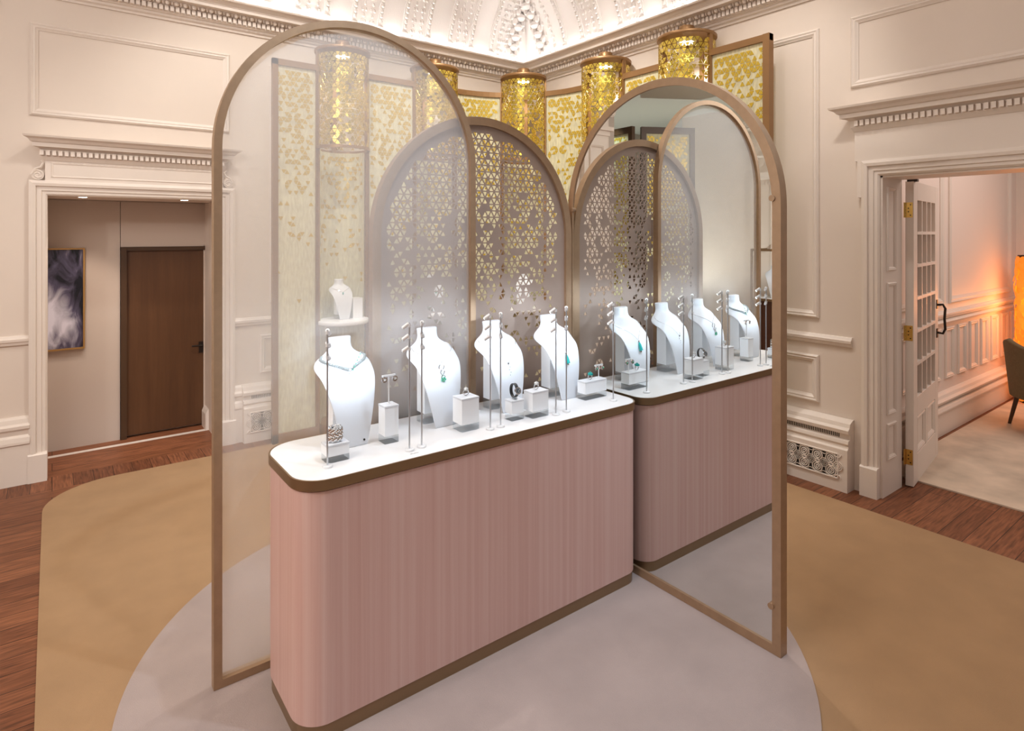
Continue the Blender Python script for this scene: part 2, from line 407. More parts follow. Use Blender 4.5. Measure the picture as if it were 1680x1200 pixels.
# main cornice
CORN = [(0, 3.43), (.014, 3.43), (.018, 3.445), (.034, 3.455), (.036, 3.47), (.05, 3.476), (.05, 3.482), (.06, 3.485), (.06, 3.525), (.075, 3.53), (.10, 3.548), (.105, 3.553),
        (.165, 3.556), (.165, 3.585), (.178, 3.588), (.195, 3.605), (.22, 3.612), (.225, 3.625), (.19, 3.628), (.17, 3.58), (.0, 3.54)]
def corn(f, b, name):
    m = MB()
    a_s = -.93 if f is fL else -3.0
    m.loft([[f(a_s, o, u) for o, u in CORN], [f(b-o, o, u) for o, u in CORN]], True, True)
    o = struct(m.build(name, TRIM))
    d = MB(); a = -.9 if f is fL else -1.2
    while a < b-.10:
        d.loft([[f(a, q, u) for q, u in ((.055, 3.486), (.088, 3.486), (.088, 3.524), (.055, 3.524))], [f(a+.026, q, u) for q, u in ((.055, 3.486), (.088, 3.486), (.088, 3.524), (.055, 3.524))]], True, True)
        a += .038
    d.build('dentil_band', TRIM, o)
    d = MB(); a = -.9 if f is fL else -1.2; k = 0
    while a < b-.12:
        c = f(a, .108, 3.538)
        d.ball(c, .017, (1.0, 1.0, 1.05), 8, 4)
        d.ball(f(a+.031, .112, 3.538), .010, (.5, .5, 1.6), 6, 4)
        a += .062
    d.build('leaf_band', TRIM, o)
corn(fL, XW, 'trim_7'); corn(fR, YW, 'trim_8')

# coved ceiling with plaster ribs
AC, BC, Z0 = 1.25, 1.2, 3.48
def cov(phi, off=0):
    d = AC*(1-math.cos(phi)); z = Z0+BC*math.sin(phi)
    nx, nz = math.cos(phi), -math.sin(phi)
    L = math.hypot(nx*1, nz*1)
    return d+off*nx, z+off*nz
m = MB(); NP = 16
for i in range(NP):
    (d0, z0), (d1, z1) = cov(PI/2*i/NP), cov(PI/2*(i+1)/NP)
    m.face([(-.95, YW-d0, z0), (XW-d0, YW-d0, z0), (XW-d1, YW-d1, z1), (-.95, YW-d1, z1)])
    m.face([(XW-d0, -3, z0), (XW-d0, YW-d0, z0), (XW-d1, YW-d1, z1), (XW-d1, -3, z1)])
m.face([(-.95, -3, Z0+BC), (XW-AC, -3, Z0+BC), (XW-AC, YW-AC, Z0+BC), (-.95, YW-AC, Z0+BC)])
bmesh.ops.remove_doubles(m.bm, verts=m.bm.verts, dist=.0005)
CEIL = struct(m.build('ceiling', WHITE, smooth=True))
def rib(a, f, w=.052):
    m = MB(); rings = []
    for i in range(13):
        phi = R(9+58*i/12)
        rings.append([f(a-w/2, *cov(phi, 0)), f(a-w/2, *cov(phi, .014)), f(a+w/2, *cov(phi, .014)), f(a+w/2, *cov(phi, 0))])
    m.loft(rings, True, True)
    for i in range(22):
        phi = R(15+50*i/21); d, z = cov(phi, .016)
        m.ball(f(a, d, z), .02, (1, 1, 1.25), 7, 4)
        for s_ in (-1, 1):
            d, z = cov(phi+R(1), .018); m.ball(f(a+s_*.013, d, z), .008, (1, 1, 1.6), 5, 3)
    d, z = cov(R(12), .02); m.ball(f(a, d, z), .034, (1, 1, .8), 10, 6)
    d, z = cov(R(9.2), .012); m.ball(f(a, d, z), .026, (1, 1, .6), 10, 5)
    m.build('plaster_rib', WHITE, CEIL, smooth=True)
def garland(a, f, big=1.0):
    m = MB()
    for i in range(22):
        phi = R(11+54*i/21)
        for s_ in ((-1, 1) if i % 2 else (0,)):
            d, z = cov(phi, .006)
            m.ball(f(a+s_*.016*big, d, z), .015*big*(.8+.4*random.random()), (1, 1, 1.5), 6, 3)
    m.build('plaster_garland', WHITE, CEIL, smooth=True)
def acanthus(a, f):
    m = MB()
    for i in range(11):
        phi = R(12+52*i/10); d, z = cov(phi, .02)
        m.ball(f(a, d, z), .055, (1, 1, .8), 9, 5)
        for s_ in (-1, 1):
            d, z = cov(phi+R(2.5), .012); m.ball(f(a+s_*.055, d, z), .034, (1, 1, 1.3), 7, 4)
            d, z = cov(phi-R(1), .004); m.ball(f(a+s_*.095, d, z), .02, (1, 1, 1.6), 6, 3)
    m.build('plaster_acanthus', WHITE, CEIL, smooth=True)
for k in range(-9, 9):
    a = 1.733+.2605*k; rib(a, fL)
    if k % 2 == 0: garland(a+.09, fL); garland(a+.175, fL)
acanthus(4.10, fL); garland(3.93, fL)
for k in range(0, 12):
    a = 4.756-.2605*k; rib(a, fR)
    if k % 2 == 1: garland(a-.09, fR); garland(a-.175, fR)
acanthus(5.12, fR); garland(4.93, fR)

# radiator covers with cast grilles
RAD = [(.002, 0), (.105, 0), (.105, .285), (.09, .295), (.085, .31), (.095, .325), (.09, .345), (.062, .35), (.062, .385), (.088, .392), (.092, .415), (.07, .43), (.062, .455), (.02, .475), (.002, .475)]
def radiator(a0, a1, f, g0, g1, label):
    t = thing('radiator_cover', label, 'radiator', f((a0+a1)/2, .05, 0), 0, )
    m = MB(); sweep(m, RAD, a0, a1, f)
    m.build('casing', TRIM, t)
    b = MB(); b.loft([[f(g0, o, u) for o, u in ((.104, .085), (.1065, .085), (.1065, .25), (.104, .25))], [f(g1, o, u) for o, u in ((.104, .085), (.1065, .085), (.1065, .25), (.104, .25))]], True, True)
    a = a0+.07
    while a < a1-.05:
        b.loft([[f(a, o, u) for o, u in ((.06, .355), (.0635, .355), (.0635, .381), (.06, .381))], [f(a+.006, o, u) for o, u in ((.06, .355), (.0635, .355), (.0635, .381), (.06, .381))]], True, True)
        a += .0125
    b.build('dark_slots', DARK, t)
    g = MB(); rr = .004
    for z in (.085, .25): g.tube([f(g0, .109, z), f(g1, .109, z)], .006, 6)
    for a in (g0, g1): g.tube([f(a, .109, .085), f(a, .109, .25)], .006, 6)
    def circ(ca, cz, r, a0_=0, a1_=2*PI, n=18, th=rr):
        g.tube([f(ca+r*math.cos(a0_+(a1_-a0_)*k/n), .109, cz+r*math.sin(a0_+(a1_-a0_)*k/n)) for k in range(n+1)], th, 5)
    step = .092; n = int((g1-g0)/step)
    for k in range(n):
        ca = g0+step*(k+.5)
        for cz in (.127, .208):
            circ(ca, cz, .034); circ(ca, cz, .021); circ(ca, cz, .009)
        circ(ca, .1675, .012)
        for s_ in (-1, 1):
            circ(ca+s_*step/2, .1675, .03); circ(ca+s_*step/2, .1675, .019); circ(ca+s_*step/2, .1675, .008)
            circ(ca+s_*step/2, .25, .022, PI, 2*PI, 10); circ(ca+s_*step/2, .085, .022, 0, PI, 10)
        g.tube([f(ca-.02, .109, .1675), f(ca, .109, .188), f(ca+.02, .109, .1675), f(ca, .109, .147), f(ca-.02, .109, .1675)], .004, 5)
    g.build('grille', TRIM, t)
    return t
radiator(1.885, 2.86, fR, 1.945, 2.80, 'white radiator cover with ornate grille beside the right doorway')
radiator(1.27, 1.81, fL, 1.32, 1.77, 'white radiator cover with ornate grille behind the translucent white arch')

# ------------------------------------------------------------------ lobby behind left doorway
m = MB(); m.box(-.3, .459, 6.1, 6.2, 0, 2.02); m.box(.463, 1.3, 6.1, 6.2, 1.634, 2.02); m.box(1.1, 1.3, 6.1, 6.2, 0, 1.64); m.box(.4, 1.2, 6.16, 6.25, 0, 1.7)
struct(m.build('wall_lobby_back', mat('lobby_paint', (.60, .50, .43), .55)))
m = MB(); m.box(1.11, 1.3, YW+.46, 6.1, 0, 2.3); m.box(-.3, -.03, YW+.46, 6.1, 0, 2.3)
m.loft([[(x, y, z) for x, z in ((1.112, .0), (1.085, 0), (1.085, .14), (1.098, .17), (1.112, .19))] for y in (5.93, 6.1)], True, True)
struct(m.build('wall_lobby_side', TRIM))
m = MB(); m.box(-.3, 1.3, 5.6, 6.2, 2.022, 2.1)
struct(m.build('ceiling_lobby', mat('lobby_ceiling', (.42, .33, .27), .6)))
dr = MB(); dr.box(.505, 1.12, 6.112, 6.15, .02, 1.60)
dr = struct(dr.build('door_1', DOORW))
fr = MB(); fr.box(.463, .505, 6.075, 6.15, 0, 1.634); fr.box(.505, 1.12, 6.085, 6.15, 1.60, 1.634)
fr.build('door_frame', DARKW, dr)
hd = MB(); hd.box(1.062, 1.098, 6.105, 6.112, .665, .765); hd.cyl((1.08, 6.112, .735), (1.08, 6.07, .735), .009, n=12); hd.cyl((1.085, 6.072, .735), (1.0, 6.072, .735), .008, n=12)
hd.build('door_handle', IRON, dr)
# framed picture: soft monochrome abstract
PIC, t, b = nt('monochrome_print')
tc = t.nodes.new('ShaderNodeTexCoord'); mp = t.nodes.new('ShaderNodeMapping'); mp.inputs['Scale'].default_value = (7, 7, 3.2)
n = t.nodes.new('ShaderNodeTexNoise'); n.inputs['Scale'].default_value = 1.1; n.inputs['Detail'].default_value = 7; n.inputs['Distortion'].default_value = 1.6
g = t.nodes.new('ShaderNodeTexGradient'); g.gradient_type = 'SPHERICAL'
m2 = t.nodes.new('ShaderNodeMapping'); m2.inputs['Location'].default_value = (-.1, 0, -.75); m2.inputs['Scale'].default_value = (4.4, 1, 3.0)
t.links.new(tc.outputs['Object'], mp.inputs[0]); t.links.new(mp.outputs[0], n.inputs['Vector'])
t.links.new(tc.outputs['Object'], m2.inputs[0]); t.links.new(m2.outputs[0], g.inputs[0])
ma = t.nodes.new('ShaderNodeMath'); ma.operation = 'MULTIPLY_ADD'; ma.inputs[1].default_value = .75
t.links.new(g.outputs['Fac'], ma.inputs[0]); t.links.new(n.outputs['Fac'], ma.inputs[2])
r = t.nodes.new('ShaderNodeValToRGB'); e = r.color_ramp.elements
e[0].position = .42; e[0].color = (.012, .010, .016, 1); e[1].position = 1.05; e[1].color = (.75, .72, .82, 1); x = e.new(.62); x.color = (.10, .085, .14, 1)
t.links.new(ma.outputs[0], r.inputs[0]); t.links.new(r.outputs[0], b.inputs['Base Color']); b.inputs['Roughness'].default_value = .15
pic = thing('picture', 'framed black and white picture in the lobby beside the brown door', 'picture', (-.05, 6.098, .81))
pf = MB(); pf.ring([(-.30, .81), (.214, .81), (.214, 1.63), (-.30, 1.63)], [(-.288, .822), (.202, .822), (.202, 1.618), (-.288, 1.618)], 6.055, 6.098, lambda a, z, d: (a, d, z))
pf.build('picture_frame', mat('gilt_wood', (.42, .23, .07), .4, .3), pic)
pp = MB(); pp.box(-.288, .202, 6.07, 6.09, .822, 1.618); pp.build('print', PIC, pic)
dl = None
for x, lab in ((.182, 'left recessed downlight in the left doorway soffit'), (.85, 'right recessed downlight in the left doorway soffit')):
    t_ = thing('downlight', lab, 'downlight', (x, 5.487, 2.02), group='doorway downlights')
    mm = MB(); mm.lathe([(.030, -.004), (.034, -.001), (.034, .0)], (x, 5.487, 2.0195), 20); mm.build('trim_ring', WHITEM, t_)
    mm = MB(); mm.lathe([(.026, -.005), (.026, -.0042)], (x, 5.487, 2.0195), 20); mm.build('lamp', HOT, t_)

# ------------------------------------------------------------------ display counter
ct = thing('display_counter', 'pink streaked display counter with white top and bronze bands', 'counter', (1.51, 2.27, .013))
CX0, CX1, CY0, CY1 = .655, 2.362, 2.032, 2.508
def cnt(i): return rounded(CX0+i, CX1-i, CY0+i, CY1-i, (.09-i*.5, .03, .13-i*.5, .11-i*.5), 10)
m = MB(); m.prism(cnt(.010), .013, .062); m.build('plinth', BRONZE2, ct, smooth=True)
m = MB(); m.prism(cnt(.006), .066, .866); m.build('body', SILK, ct, smooth=True)
m = MB(); m.prism(cnt(.012), .062, .066); m.prism(cnt(.012), .866, .871); m.build('shadow_gap', DARK, ct)
m = MB(); m.ring(cnt(0), cnt(.006), .871, .907, lambda a, b, d: (a, b, d)); m.build('top_band', BRONZE2, ct, smooth=True)
m = MB(); m.prism(cnt(.006), .871, .907); top = m.build('countertop', MARBLE, ct)
CT = .907
m = MB()
for k in range(5): m.tube([(1.088+.007*k, 2.078+(.004 if k % 2 else 0), CT+.0006), (1.092+.007*k, 2.072, CT+.0006), (1.096+.007*k, 2.079, CT+.0006)], .0007, 5)
m.build('printed_mark', mat('grey_print', (.35, .36, .38), .5), top)

# ------------------------------------------------------------------ arches
# translucent white arch
fa = lambda a, z, d: (a, d, z)
va = thing('fabric_arch', 'tall bronze arch with translucent white veil, left of the three arches', 'arch screen', (1.084, 2.533, .013))
O, I = arch_pts(.488, 1.192, .014, 2.075), arch_pts(.488, 1.192, .014, 2.075, .03)
m = MB(); m.ring(O, I, 2.513, 2.552, fa); m.build('frame', BRONZE, va, smooth=True)
m = MB(); m.prism(arch_pts(.488, 1.192, .014, 2.075, .028), 2.531, 2.534, lambda a, z, d: (a, d, z)); m.build('veil', VEIL, va)
# perforated arch: laser cut sheet
pa = thing('perforated_arch', 'taupe metal arch screen cut with triangles, between veil and mirror', 'arch screen', (1.757, 2.58, .013))
PX0, PWD, PSP = 1.150, 1.216, 1.735
O, I = arch_pts(PX0, PWD, .014, PSP), arch_pts(PX0, PWD, .014, PSP, .042)
m = MB(); m.ring(O, I, 2.556, 2.60, fa); m.build('frame', BRONZE, pa, smooth=True)
def h2(a, b): 
    v = math.sin(a*127.1+b*311.7+13.7)*43758.5453
    return v-math.floor(v)
def lattice(side, a0, a1, z0, z1, wrap=0):
    """triangles of a triangular lattice: yields (points, rosette corner index, key)"""
    hgt = side*math.sqrt(3)/2
    rows = int((z1-z0)/hgt); cols = int(round((a1-a0)/side))
    def V(i, j): return (a0+side*(i+.5*(j % 2)), z0+hgt*j)
    def ros(i, j):
        q = i-(j//2)       # axial coordinate
        return ((q-j) % 3) == 0
    for j in range(rows):
        for i in range(cols):
            if j % 2 == 0:
                T = [((i, j), (i+1, j), (i, j+1)), ((i+1, j), (i+1, j+1), (i, j+1))]
            else:
                T = [((i, j), (i+1, j), (i+1, j+1)), ((i, j), (i+1, j+1), (i, j+1))]
            for t3 in T:
                c = [k for k, ij in enumerate(t3) if ros(*ij)]
                c = c[0] if c else 0
                yield [V(*ij) for ij in t3], c, t3[c], (i, j, t3)
def cut(P, c, gap, trunc):
    cx = sum(p[0] for p in P)/3; cz = sum(p[1] for p in P)/3
    side = math.hypot(P[0][0]-P[1][0], P[0][1]-P[1][1]); inr = side*.2887
    k = 1-gap/inr
    Q = [((p[0]-cx)*k+cx, (p[1]-cz)*k+cz) for p in P]
    out = []
    for i in range(3):
        a, b, d = Q[i-1], Q[i], Q[(i+1) % 3]
        tr = trunc if i == c else trunc*.28
        out.append((b[0]+(a[0]-b[0])*tr, b[1]+(a[1]-b[1])*tr)); out.append((b[0]+(d[0]-b[0])*tr, b[1]+(d[1]-b[1])*tr))
    return out
def lerp(t, pts):
    if t <= pts[0][0]: return pts[0][1]
    for (a, x), (b, y) in zip(pts, pts[1:]):
        if t <= b: return x+(y-x)*(t-a)/(b-a)
    return pts[-1][1]
def inside(a, z, mg):
    r = PWD/2; cx = PX0+r
    if z > PSP: return math.hypot(a-cx, z-PSP) < r-mg
    return abs(a-cx) < r-mg
cu = bpy.data.curves.new('sheet', 'CURVE'); cu.dimensions = '2D'; cu.fill_mode = 'BOTH'; cu.extrude = .0015
def spl(P):
    s = cu.splines.new('POLY'); s.points.add(len(P)-1)
    for q, (x, y) in zip(s.points, P): q.co = (x, y, 0, 1)
    s.use_cyclic_u = True
spl(arch_pts(PX0, PWD, .016, PSP, .040))
for P, c, rk, key in lattice(.0385, PX0+.07, PX0+PWD-.05, .90, 2.33):
    if not all(inside(x, z, .068) for x, z in P): continue
    zc = sum(p[1] for p in P)/3
    p = lerp(zc, [(.9, .10), (1.15, .15), (1.4, .28), (1.55, .42), (1.75, .70), (1.9, .90), (2.1, .95)])
    r1 = h2(rk[0]*1.3, rk[1]*2.1); r2 = h2(key[0]*3.7+sum(q[0] for q in key[2]), key[1]*5.1+sum(q[1] for q in key[2])*1.7)
    if .45*r1+.55*r2 < lerp(p, [(0, 0), (.1, .24), (.2, .32), (.5, .5), (.8, .69), (.9, .78), (1, 1.0)]):
        spl(cut(P, c, .0030, .20))
tmp = bpy.data.objects.new('sheet', cu); C.objects.link(tmp)
bpy.context.view_layer.update()
me = bpy.data.meshes.new_from_object(tmp.evaluated_get(bpy.context.evaluated_depsgraph_get()))
bpy.data.objects.remove(tmp)
me.transform(Matrix(((1, 0, 0, 0), (0, 0, -1, 2.575), (0, 1, 0, 0), (0, 0, 0, 1))))
me.transform(Matrix.Translation(-Vector(pa.location)))
me.materials.clear(); me.materials.append(PERF)
po = bpy.data.objects.new('perforated_sheet', me); C.objects.link(po); po.parent = pa
# mirror arch
ma_ = thing('mirror_arch', 'bronze arch holding a mirror that stands across the counter end', 'mirror', (2.395, 1.95, .013))
fm = lambda a, z, d: (d, a, z)
O, I = arch_pts(1.309, 1.282, .014, 1.865), arch_pts(1.309, 1.282, .014, 1.865, .038)
m = MB(); m.ring(O, I, 2.369, 2.417, fm); m.build('frame', BRONZE, ma_, smooth=True)
m = MB(); m.prism(arch_pts(1.309, 1.282, .014, 1.865, .034), 2.376, 2.384, fm); m.build('mirror_glass', MIRROR, ma_)
for y, z in ((1.345, 1.895), (1.35, .21), (2.556, 1.885)):
    m = MB(); m.cyl((2.376, y, z), (2.362, y, z), .013, n=16); m.build('clip', BRONZE, ma_, smooth=True)

# ------------------------------------------------------------------ gold patterned screen and display columns
# path: along the left wall, round the corner, along the right wall
SX, SY, CR = 4.15, 5.19, .92
PA0 = 1.447; L1 = (SX-CR)-PA0; LA = CR*PI/2; PEND = 2.365; L2 = (SY-CR)-PEND; LT = L1+LA+L2
def path(s, off=0):      # off > 0 : towards the room
    if s < L1: return Vector((PA0+s, SY-off))
    if s < L1+LA:
        a = PI/2-(s-L1)/CR; r = CR-off
        return Vector((SX-CR+r*math.cos(a), SY-CR+r*math.sin(a)))
    return Vector((SX-off, SY-CR-(s-L1-LA)))
def tang(s):
    d = path(s+.01)-path(s-.01); return math.atan2(d.y, d.x)
ZT = 3.20
colS = [2.052-PA0, L1-.385, L1+LA*.5, L1+LA+(4.27-4.015), L1+LA+(4.27-3.10)]
# column centres, distances along the path
colS[1] = 2.985-PA0
edges = [0]+sum([[c-.232, c+.232] for c in colS], [])+[LT]
DCOL = .228
pl = ['at the left end beside the left wall radiator', 'second from the left end, between first and second columns', 'third from the left end, just left of the corner column',
      'just right of the corner column', 'second from the right end, behind the mirror arch', 'at the right end with a full bronze upright']
plab = ['leftmost gold patterned screen panel, seen through the white veil, with free upright', 'second gold patterned screen panel from the left, between two display columns behind the veil',
        'gold patterned screen panel just left of the corner display column', 'gold patterned screen panel just right of the corner display column',
        'gold patterned screen panel between the two right-hand columns, mostly behind the mirror arch', 'rightmost gold patterned screen panel with free upright at the right wall']
def strip(mb, s0, s1, z0, z1, o0, o1, mi=0):
    n = max(1, int((s1-s0)/.06)); rings = []
    for k in range(n+1):
        s = s0+(s1-s0)*k/n; a, b = path(s, o0), path(s, o1)
        rings.append([(a.x, a.y, z0), (b.x, b.y, z0), (b.x, b.y, z1), (a.x, a.y, z1)])
    mb.loft(rings, True, True, mi)
for k in range(6):
    s0, s1 = edges[2*k], edges[2*k+1]
    c = path((s0+s1)/2)
    t_ = thing('screen_panel', plab[k], 'screen', (c.x, c.y, 0), group='gold patterned screen panels')
    m = MB(); strip(m, s0, s1, ZT-.05, ZT, -.022, .022); strip(m, s0, s1, .008, .085, -.022, .022)
    if k == 0: strip(m, s0, s0+.045, .008, ZT, -.022, .022)
    else: strip(m, s0, s0+.012, .008, ZT, -.018, .018)
    if k == 5: strip(m, s1-.05, s1, .008, ZT, -.03, .03)
    else: strip(m, s1-.012, s1, .008, ZT, -.018, .018)
    m.build('frame', BROWN, t_)
    m = MB(); strip(m, s0+.01, s1-.01, .08, ZT-.045, -.002, .0005); m.build('gauze', YELL, t_)
    m = MB()
    for P, c_, rk, key in lattice(.0505, s0+.02, s1-.02, 1.15, ZT-.05):
        if max(p[0] for p in P) > s1-.014: continue
        zc = sum(p[1] for p in P)/3
        p = lerp(zc, [(1.2, .02), (1.6, .08), (2.0, .22), (2.4, .42), (2.8, .55), (3.0, .68), (3.12, .85)])
        r1 = h2(rk[0]*1.7+k*9.1, rk[1]*2.3+k); r2 = h2(key[0]*2.9+sum(q[0] for q in key[2])+k*3.3, key[1]*4.3+sum(q[1] for q in key[2])*1.9)
        if .25*r1+.75*r2 < lerp(p, [(0, 0), (.1, .17), (.2, .27), (.5, .5), (.8, .73), (1, 1.0)]):
            Q = cut(P, c_, .0028, .16)
            lo = []; hi = []
            for s, z in Q:
                a = path(s, .0015); b_ = path(s, .004); lo.append((a.x, a.y, z)); hi.append((b_.x, b_.y, z))
            m.loft([lo, hi], True, True)
    m.build('gold_inlay', GOLD, t_)

# ---- display bust (faces -Y, base front edge at the origin)
ROW = [(.415, .132, .050, 1, .050), (.408, .131, .0495, 1, .050), (.385, .129, .048, 1, .048), (.368, .126, .050, 1, .048), (.357, .121, .060, 1, .05), (.347, .114, .082, 1, .052), (.337, .105, .106, 1, .056), (.322, .091, .121, 1, .058), (.300, .073, .122, .95, .05),
       (.27, .054, .114, .7, .03), (.23, .036, .103, .5, .02), (.18, .020, .0915, .4, .016), (.13, .010, .080, .35, .014), (.065, .003, .0655, .3, .01), (.012, 0, .0535, .3, .008), (0, 0, .051, .3, .008)]
def bust_pt(z, s, off=0):
    for a, b in zip(ROW, ROW[1:]):
        if b[0] <= z <= a[0]:
            t = (a[0]-z)/(a[0]-b[0]); r_ = [x+(y-x)*t for x, y in zip(a, b)]; break
    else: r_ = list(ROW[0] if z > .4 else ROW[-1])
    zz, y0, hw, w, dp = r_; th = s*PI/2*w
    drop = .022*abs(s)**2.5*max(0, 1-abs(zz-.318)/.05)
    return Vector((hw*math.sin(th)/max(.3, math.sin(PI/2*w)), y0+dp*(1-math.cos(th))-off, zz-drop))
def bust_parts(root, stud=False):
    m = MB(); NS = 20
    rows = [[m.bm.verts.new(bust_pt(r_[0], -1+2*i/NS)) for i in range(NS+1)] for r_ in ROW]
    for a, b in zip(rows, rows[1:]):
        for i in range(NS): m.bm.faces.new((a[i], a[i+1], b[i+1], b[i]))
    m.bm.faces.new(rows[0])
    sh = m.build('bust_shell', LEATHER, root, local=True, smooth=False)
    sh.data.polygons.foreach_set('use_smooth', [True]*len(sh.data.polygons))
    so = sh.modifiers.new('thick', 'SOLIDIFY'); so.thickness = .006; so.offset = -1
    sb = sh.modifiers.new('smooth', 'SUBSURF'); sb.levels = 2; sb.render_levels = 2
    m = MB(); m.box(-.062, .062, .082, .152, .045, .275); m.build('support_block', FROST, root, local=True, bevel=.002)
    m = MB(); m.box(-.062, .062, .082, .152, .0, .045); m.build('clear_foot', ACRYL, root, local=True)
    if stud:
        p = bust_pt(.022, .62, .001); m = MB(); m.cyl(p, p+Vector((0, -.003, 0)), .004, n=14); m.build('stud', IRON, root, local=True)
def necklace(name, label, bx, by, bz, zc, zn=.345, sn=.85, r=.0011, pendant=None, col=SILVER, group=None, scale=1):
    t_ = thing(name, label, 'necklace', (bx, by, bz), group=group)
    t_.scale = (scale,)*3
    pts = []
    for k in range(33):
        a = -1+2*k/32; z = zc+(zn-zc)*abs(a)**1.15
        pts.append(bust_pt(z, sn*a*(.55+.45*abs(a)), .004))
    m = MB()
    if r > .002:
        for p in pts: m.ball(p, r*1.35, (1, 1, 1), 7, 4)
        m.tube(pts, r*.7, 6)
    else: m.tube(pts, r, 6)
    m.build('chain', col, t_, local=True, smooth=True)
    c = bust_pt(zc, 0, .006)
    if pendant == 'chevron':
        m = MB()
        for k in range(7):
            m.ball(c+Vector((.006*k-.004, -.001, .012*k-.012)), .0075-.0005*k, (1, .6, 1), 7, 4)
        m.build('pendant', GEM, t_, local=True, smooth=True)
        m = MB()
        for k in range(6): m.ball(c+Vector((.014+.006*k, -.003, .012*k)), .003, (1, 1, 1), 6, 4)
        m.build('green_stone', GREEN, t_, local=True, smooth=True)
    elif pendant == 'hoops':
        m = MB()
        for j, rr in ((0, .013), (1, .010), (2, .009)):
            cc = bust_pt(zc-.012-.021*j, 0, .006)
            m.tube([cc+Vector((rr*math.cos(2*PI*q/20), 0, rr*math.sin(2*PI*q/20))) for q in range(20)], .0022, 6, closed=True)
        m.build('pendant', SILVER, t_, local=True, smooth=True)
        m = MB()
        for q in range(5):
            cc = bust_pt(zc-.064, 0, .006); m.ball(cc+Vector((.009*math.cos(q*1.25), 0, .007*math.sin(q*1.25))), .0045, (1, .7, 1), 6, 4)
        m.build('green_stone', GREEN, t_, local=True, smooth=True)
    elif pendant == 'drops':
        m = MB()
        for j in range(5):
            cc = bust_pt(zc-.012*j, .06*(j % 2), .005); m.ball(cc, .0035-.0003*j, (1, .7, 1.4), 6, 4)
        m.build('pendant', GEM, t_, local=True, smooth=True)
        cc = bust_pt(zc+.004, 0, .006); m = MB(); m.ball(cc, .0042, (1, .7, 1), 7, 4); m.build('dark_stone', BLACK, t_, local=True, smooth=True)
    elif pendant == 'teal':
        m = MB(); cc = bust_pt(zc-.006, 0, .007); m.ball(cc, .006, (1, .7, 1.2), 8, 5); m.ball(bust_pt(zc-.062, 0, .008), .006, (1, .7, 1), 8, 5); m.build('pendant', SILVER, t_, local=True, smooth=True)
        a, b = bust_pt(zc-.012, 0, .008), bust_pt(zc-.056, 0, .009)
        m = MB(); m.tube([a, a.lerp(b, .3), a.lerp(b, .7), b], [.004, .008, .0105, .011], 8); m.build('teal_stone', TEAL, t_, local=True, smooth=True)
    elif pendant == 'drop':
        m = MB(); m.ball(bust_pt(zc-.012, 0, .007), .008, (1, .7, 1.8), 8, 5); m.build('pendant', TEAL, t_, local=True, smooth=True)
    return t_
def bust(label, x, y, z, group, first=[None], stud=False, sc=1):
    t_ = thing('display_bust', label, 'display bust', (x, y, z), group=group)
    t_.scale = (sc,)*3
    bust_parts(t_, stud)
    return t_
BX = [.955, 1.369, 1.73, 2.097]; BY = 2.28
bl = ['white necklace bust nearest the left end of the counter, with chevron collar', 'white bust second from the counter left end, with long hoop pendant',
      'white bust second from the mirror, with thin drop necklace, behind the watch', 'white bust beside the mirror, with teal pendant']
for i, x in enumerate(BX): bust(bl[i], x, BY, CT, 'white necklace busts on the counter', stud=(i == 0))
necklace('necklace', 'sparkling chevron collar necklace with green stones on leftmost bust', BX[0], BY, CT, .292, r=.0052, pendant='chevron', col=mat('grey_green_gem', (.42, .46, .46), .15, .5))
necklace('necklace', 'fine chain necklace with hoop and green stone pendant on second bust', BX[1], BY, CT, .265, pendant='hoops')
necklace('necklace', 'very fine necklace with tiny drops on the bust behind the watch', BX[2], BY, CT, .22, r=.0007, pendant='drops')
necklace('necklace', 'fine chain necklace with teal tassel pendant on bust beside the mirror', BX[3], BY, CT, .235, r=.0008, pendant='teal')

# ---- display columns
cl = ['gold lattice display column nearest the left wall, seen through the veil', 'gold lattice display column second from left, half behind the arch top of the veil',
      'gold lattice display column in the room corner, between two arches', 'gold lattice display column right of the corner one, above the mirror arch left shoulder',
      'gold lattice display column nearest the right wall, above the mirror arch']
RC = .226; ZB, ZU = 2.50, 3.33
def drum(root, seed):
    m = MB(); ncol = 28; side = 2*PI*RC/ncol
    for P, c_, rk, key in lattice(side, 0, 2*PI*RC, ZB+.01, ZU-.01):
        zc = sum(p[1] for p in P)/3
        p = lerp(zc, [(2.5, .62), (2.9, .74), (3.15, .86), (3.3, .92)])
        rki = (rk[0] % ncol, rk[1])
        r1 = h2(rki[0]*1.9+seed*7.7, rki[1]*2.7); r2 = h2(key[0]*2.9+sum(q[0] for q in key[2])+seed, key[1]*4.3+sum(q[1] for q in key[2])*1.9)
        if .5*r1+.5*r2 < lerp(p, [(.5, .5), (.8, .69), (1, 1.0)]):
            Q = cut(P, c_, .0030, .17)
            m.loft([[((RC+d)*math.cos(s/RC), (RC+d)*math.sin(s/RC), z) for s, z in Q] for d in (-.0008, .0008)], True, True)
    return m.build('gold_lattice', GOLDM, root, local=True)
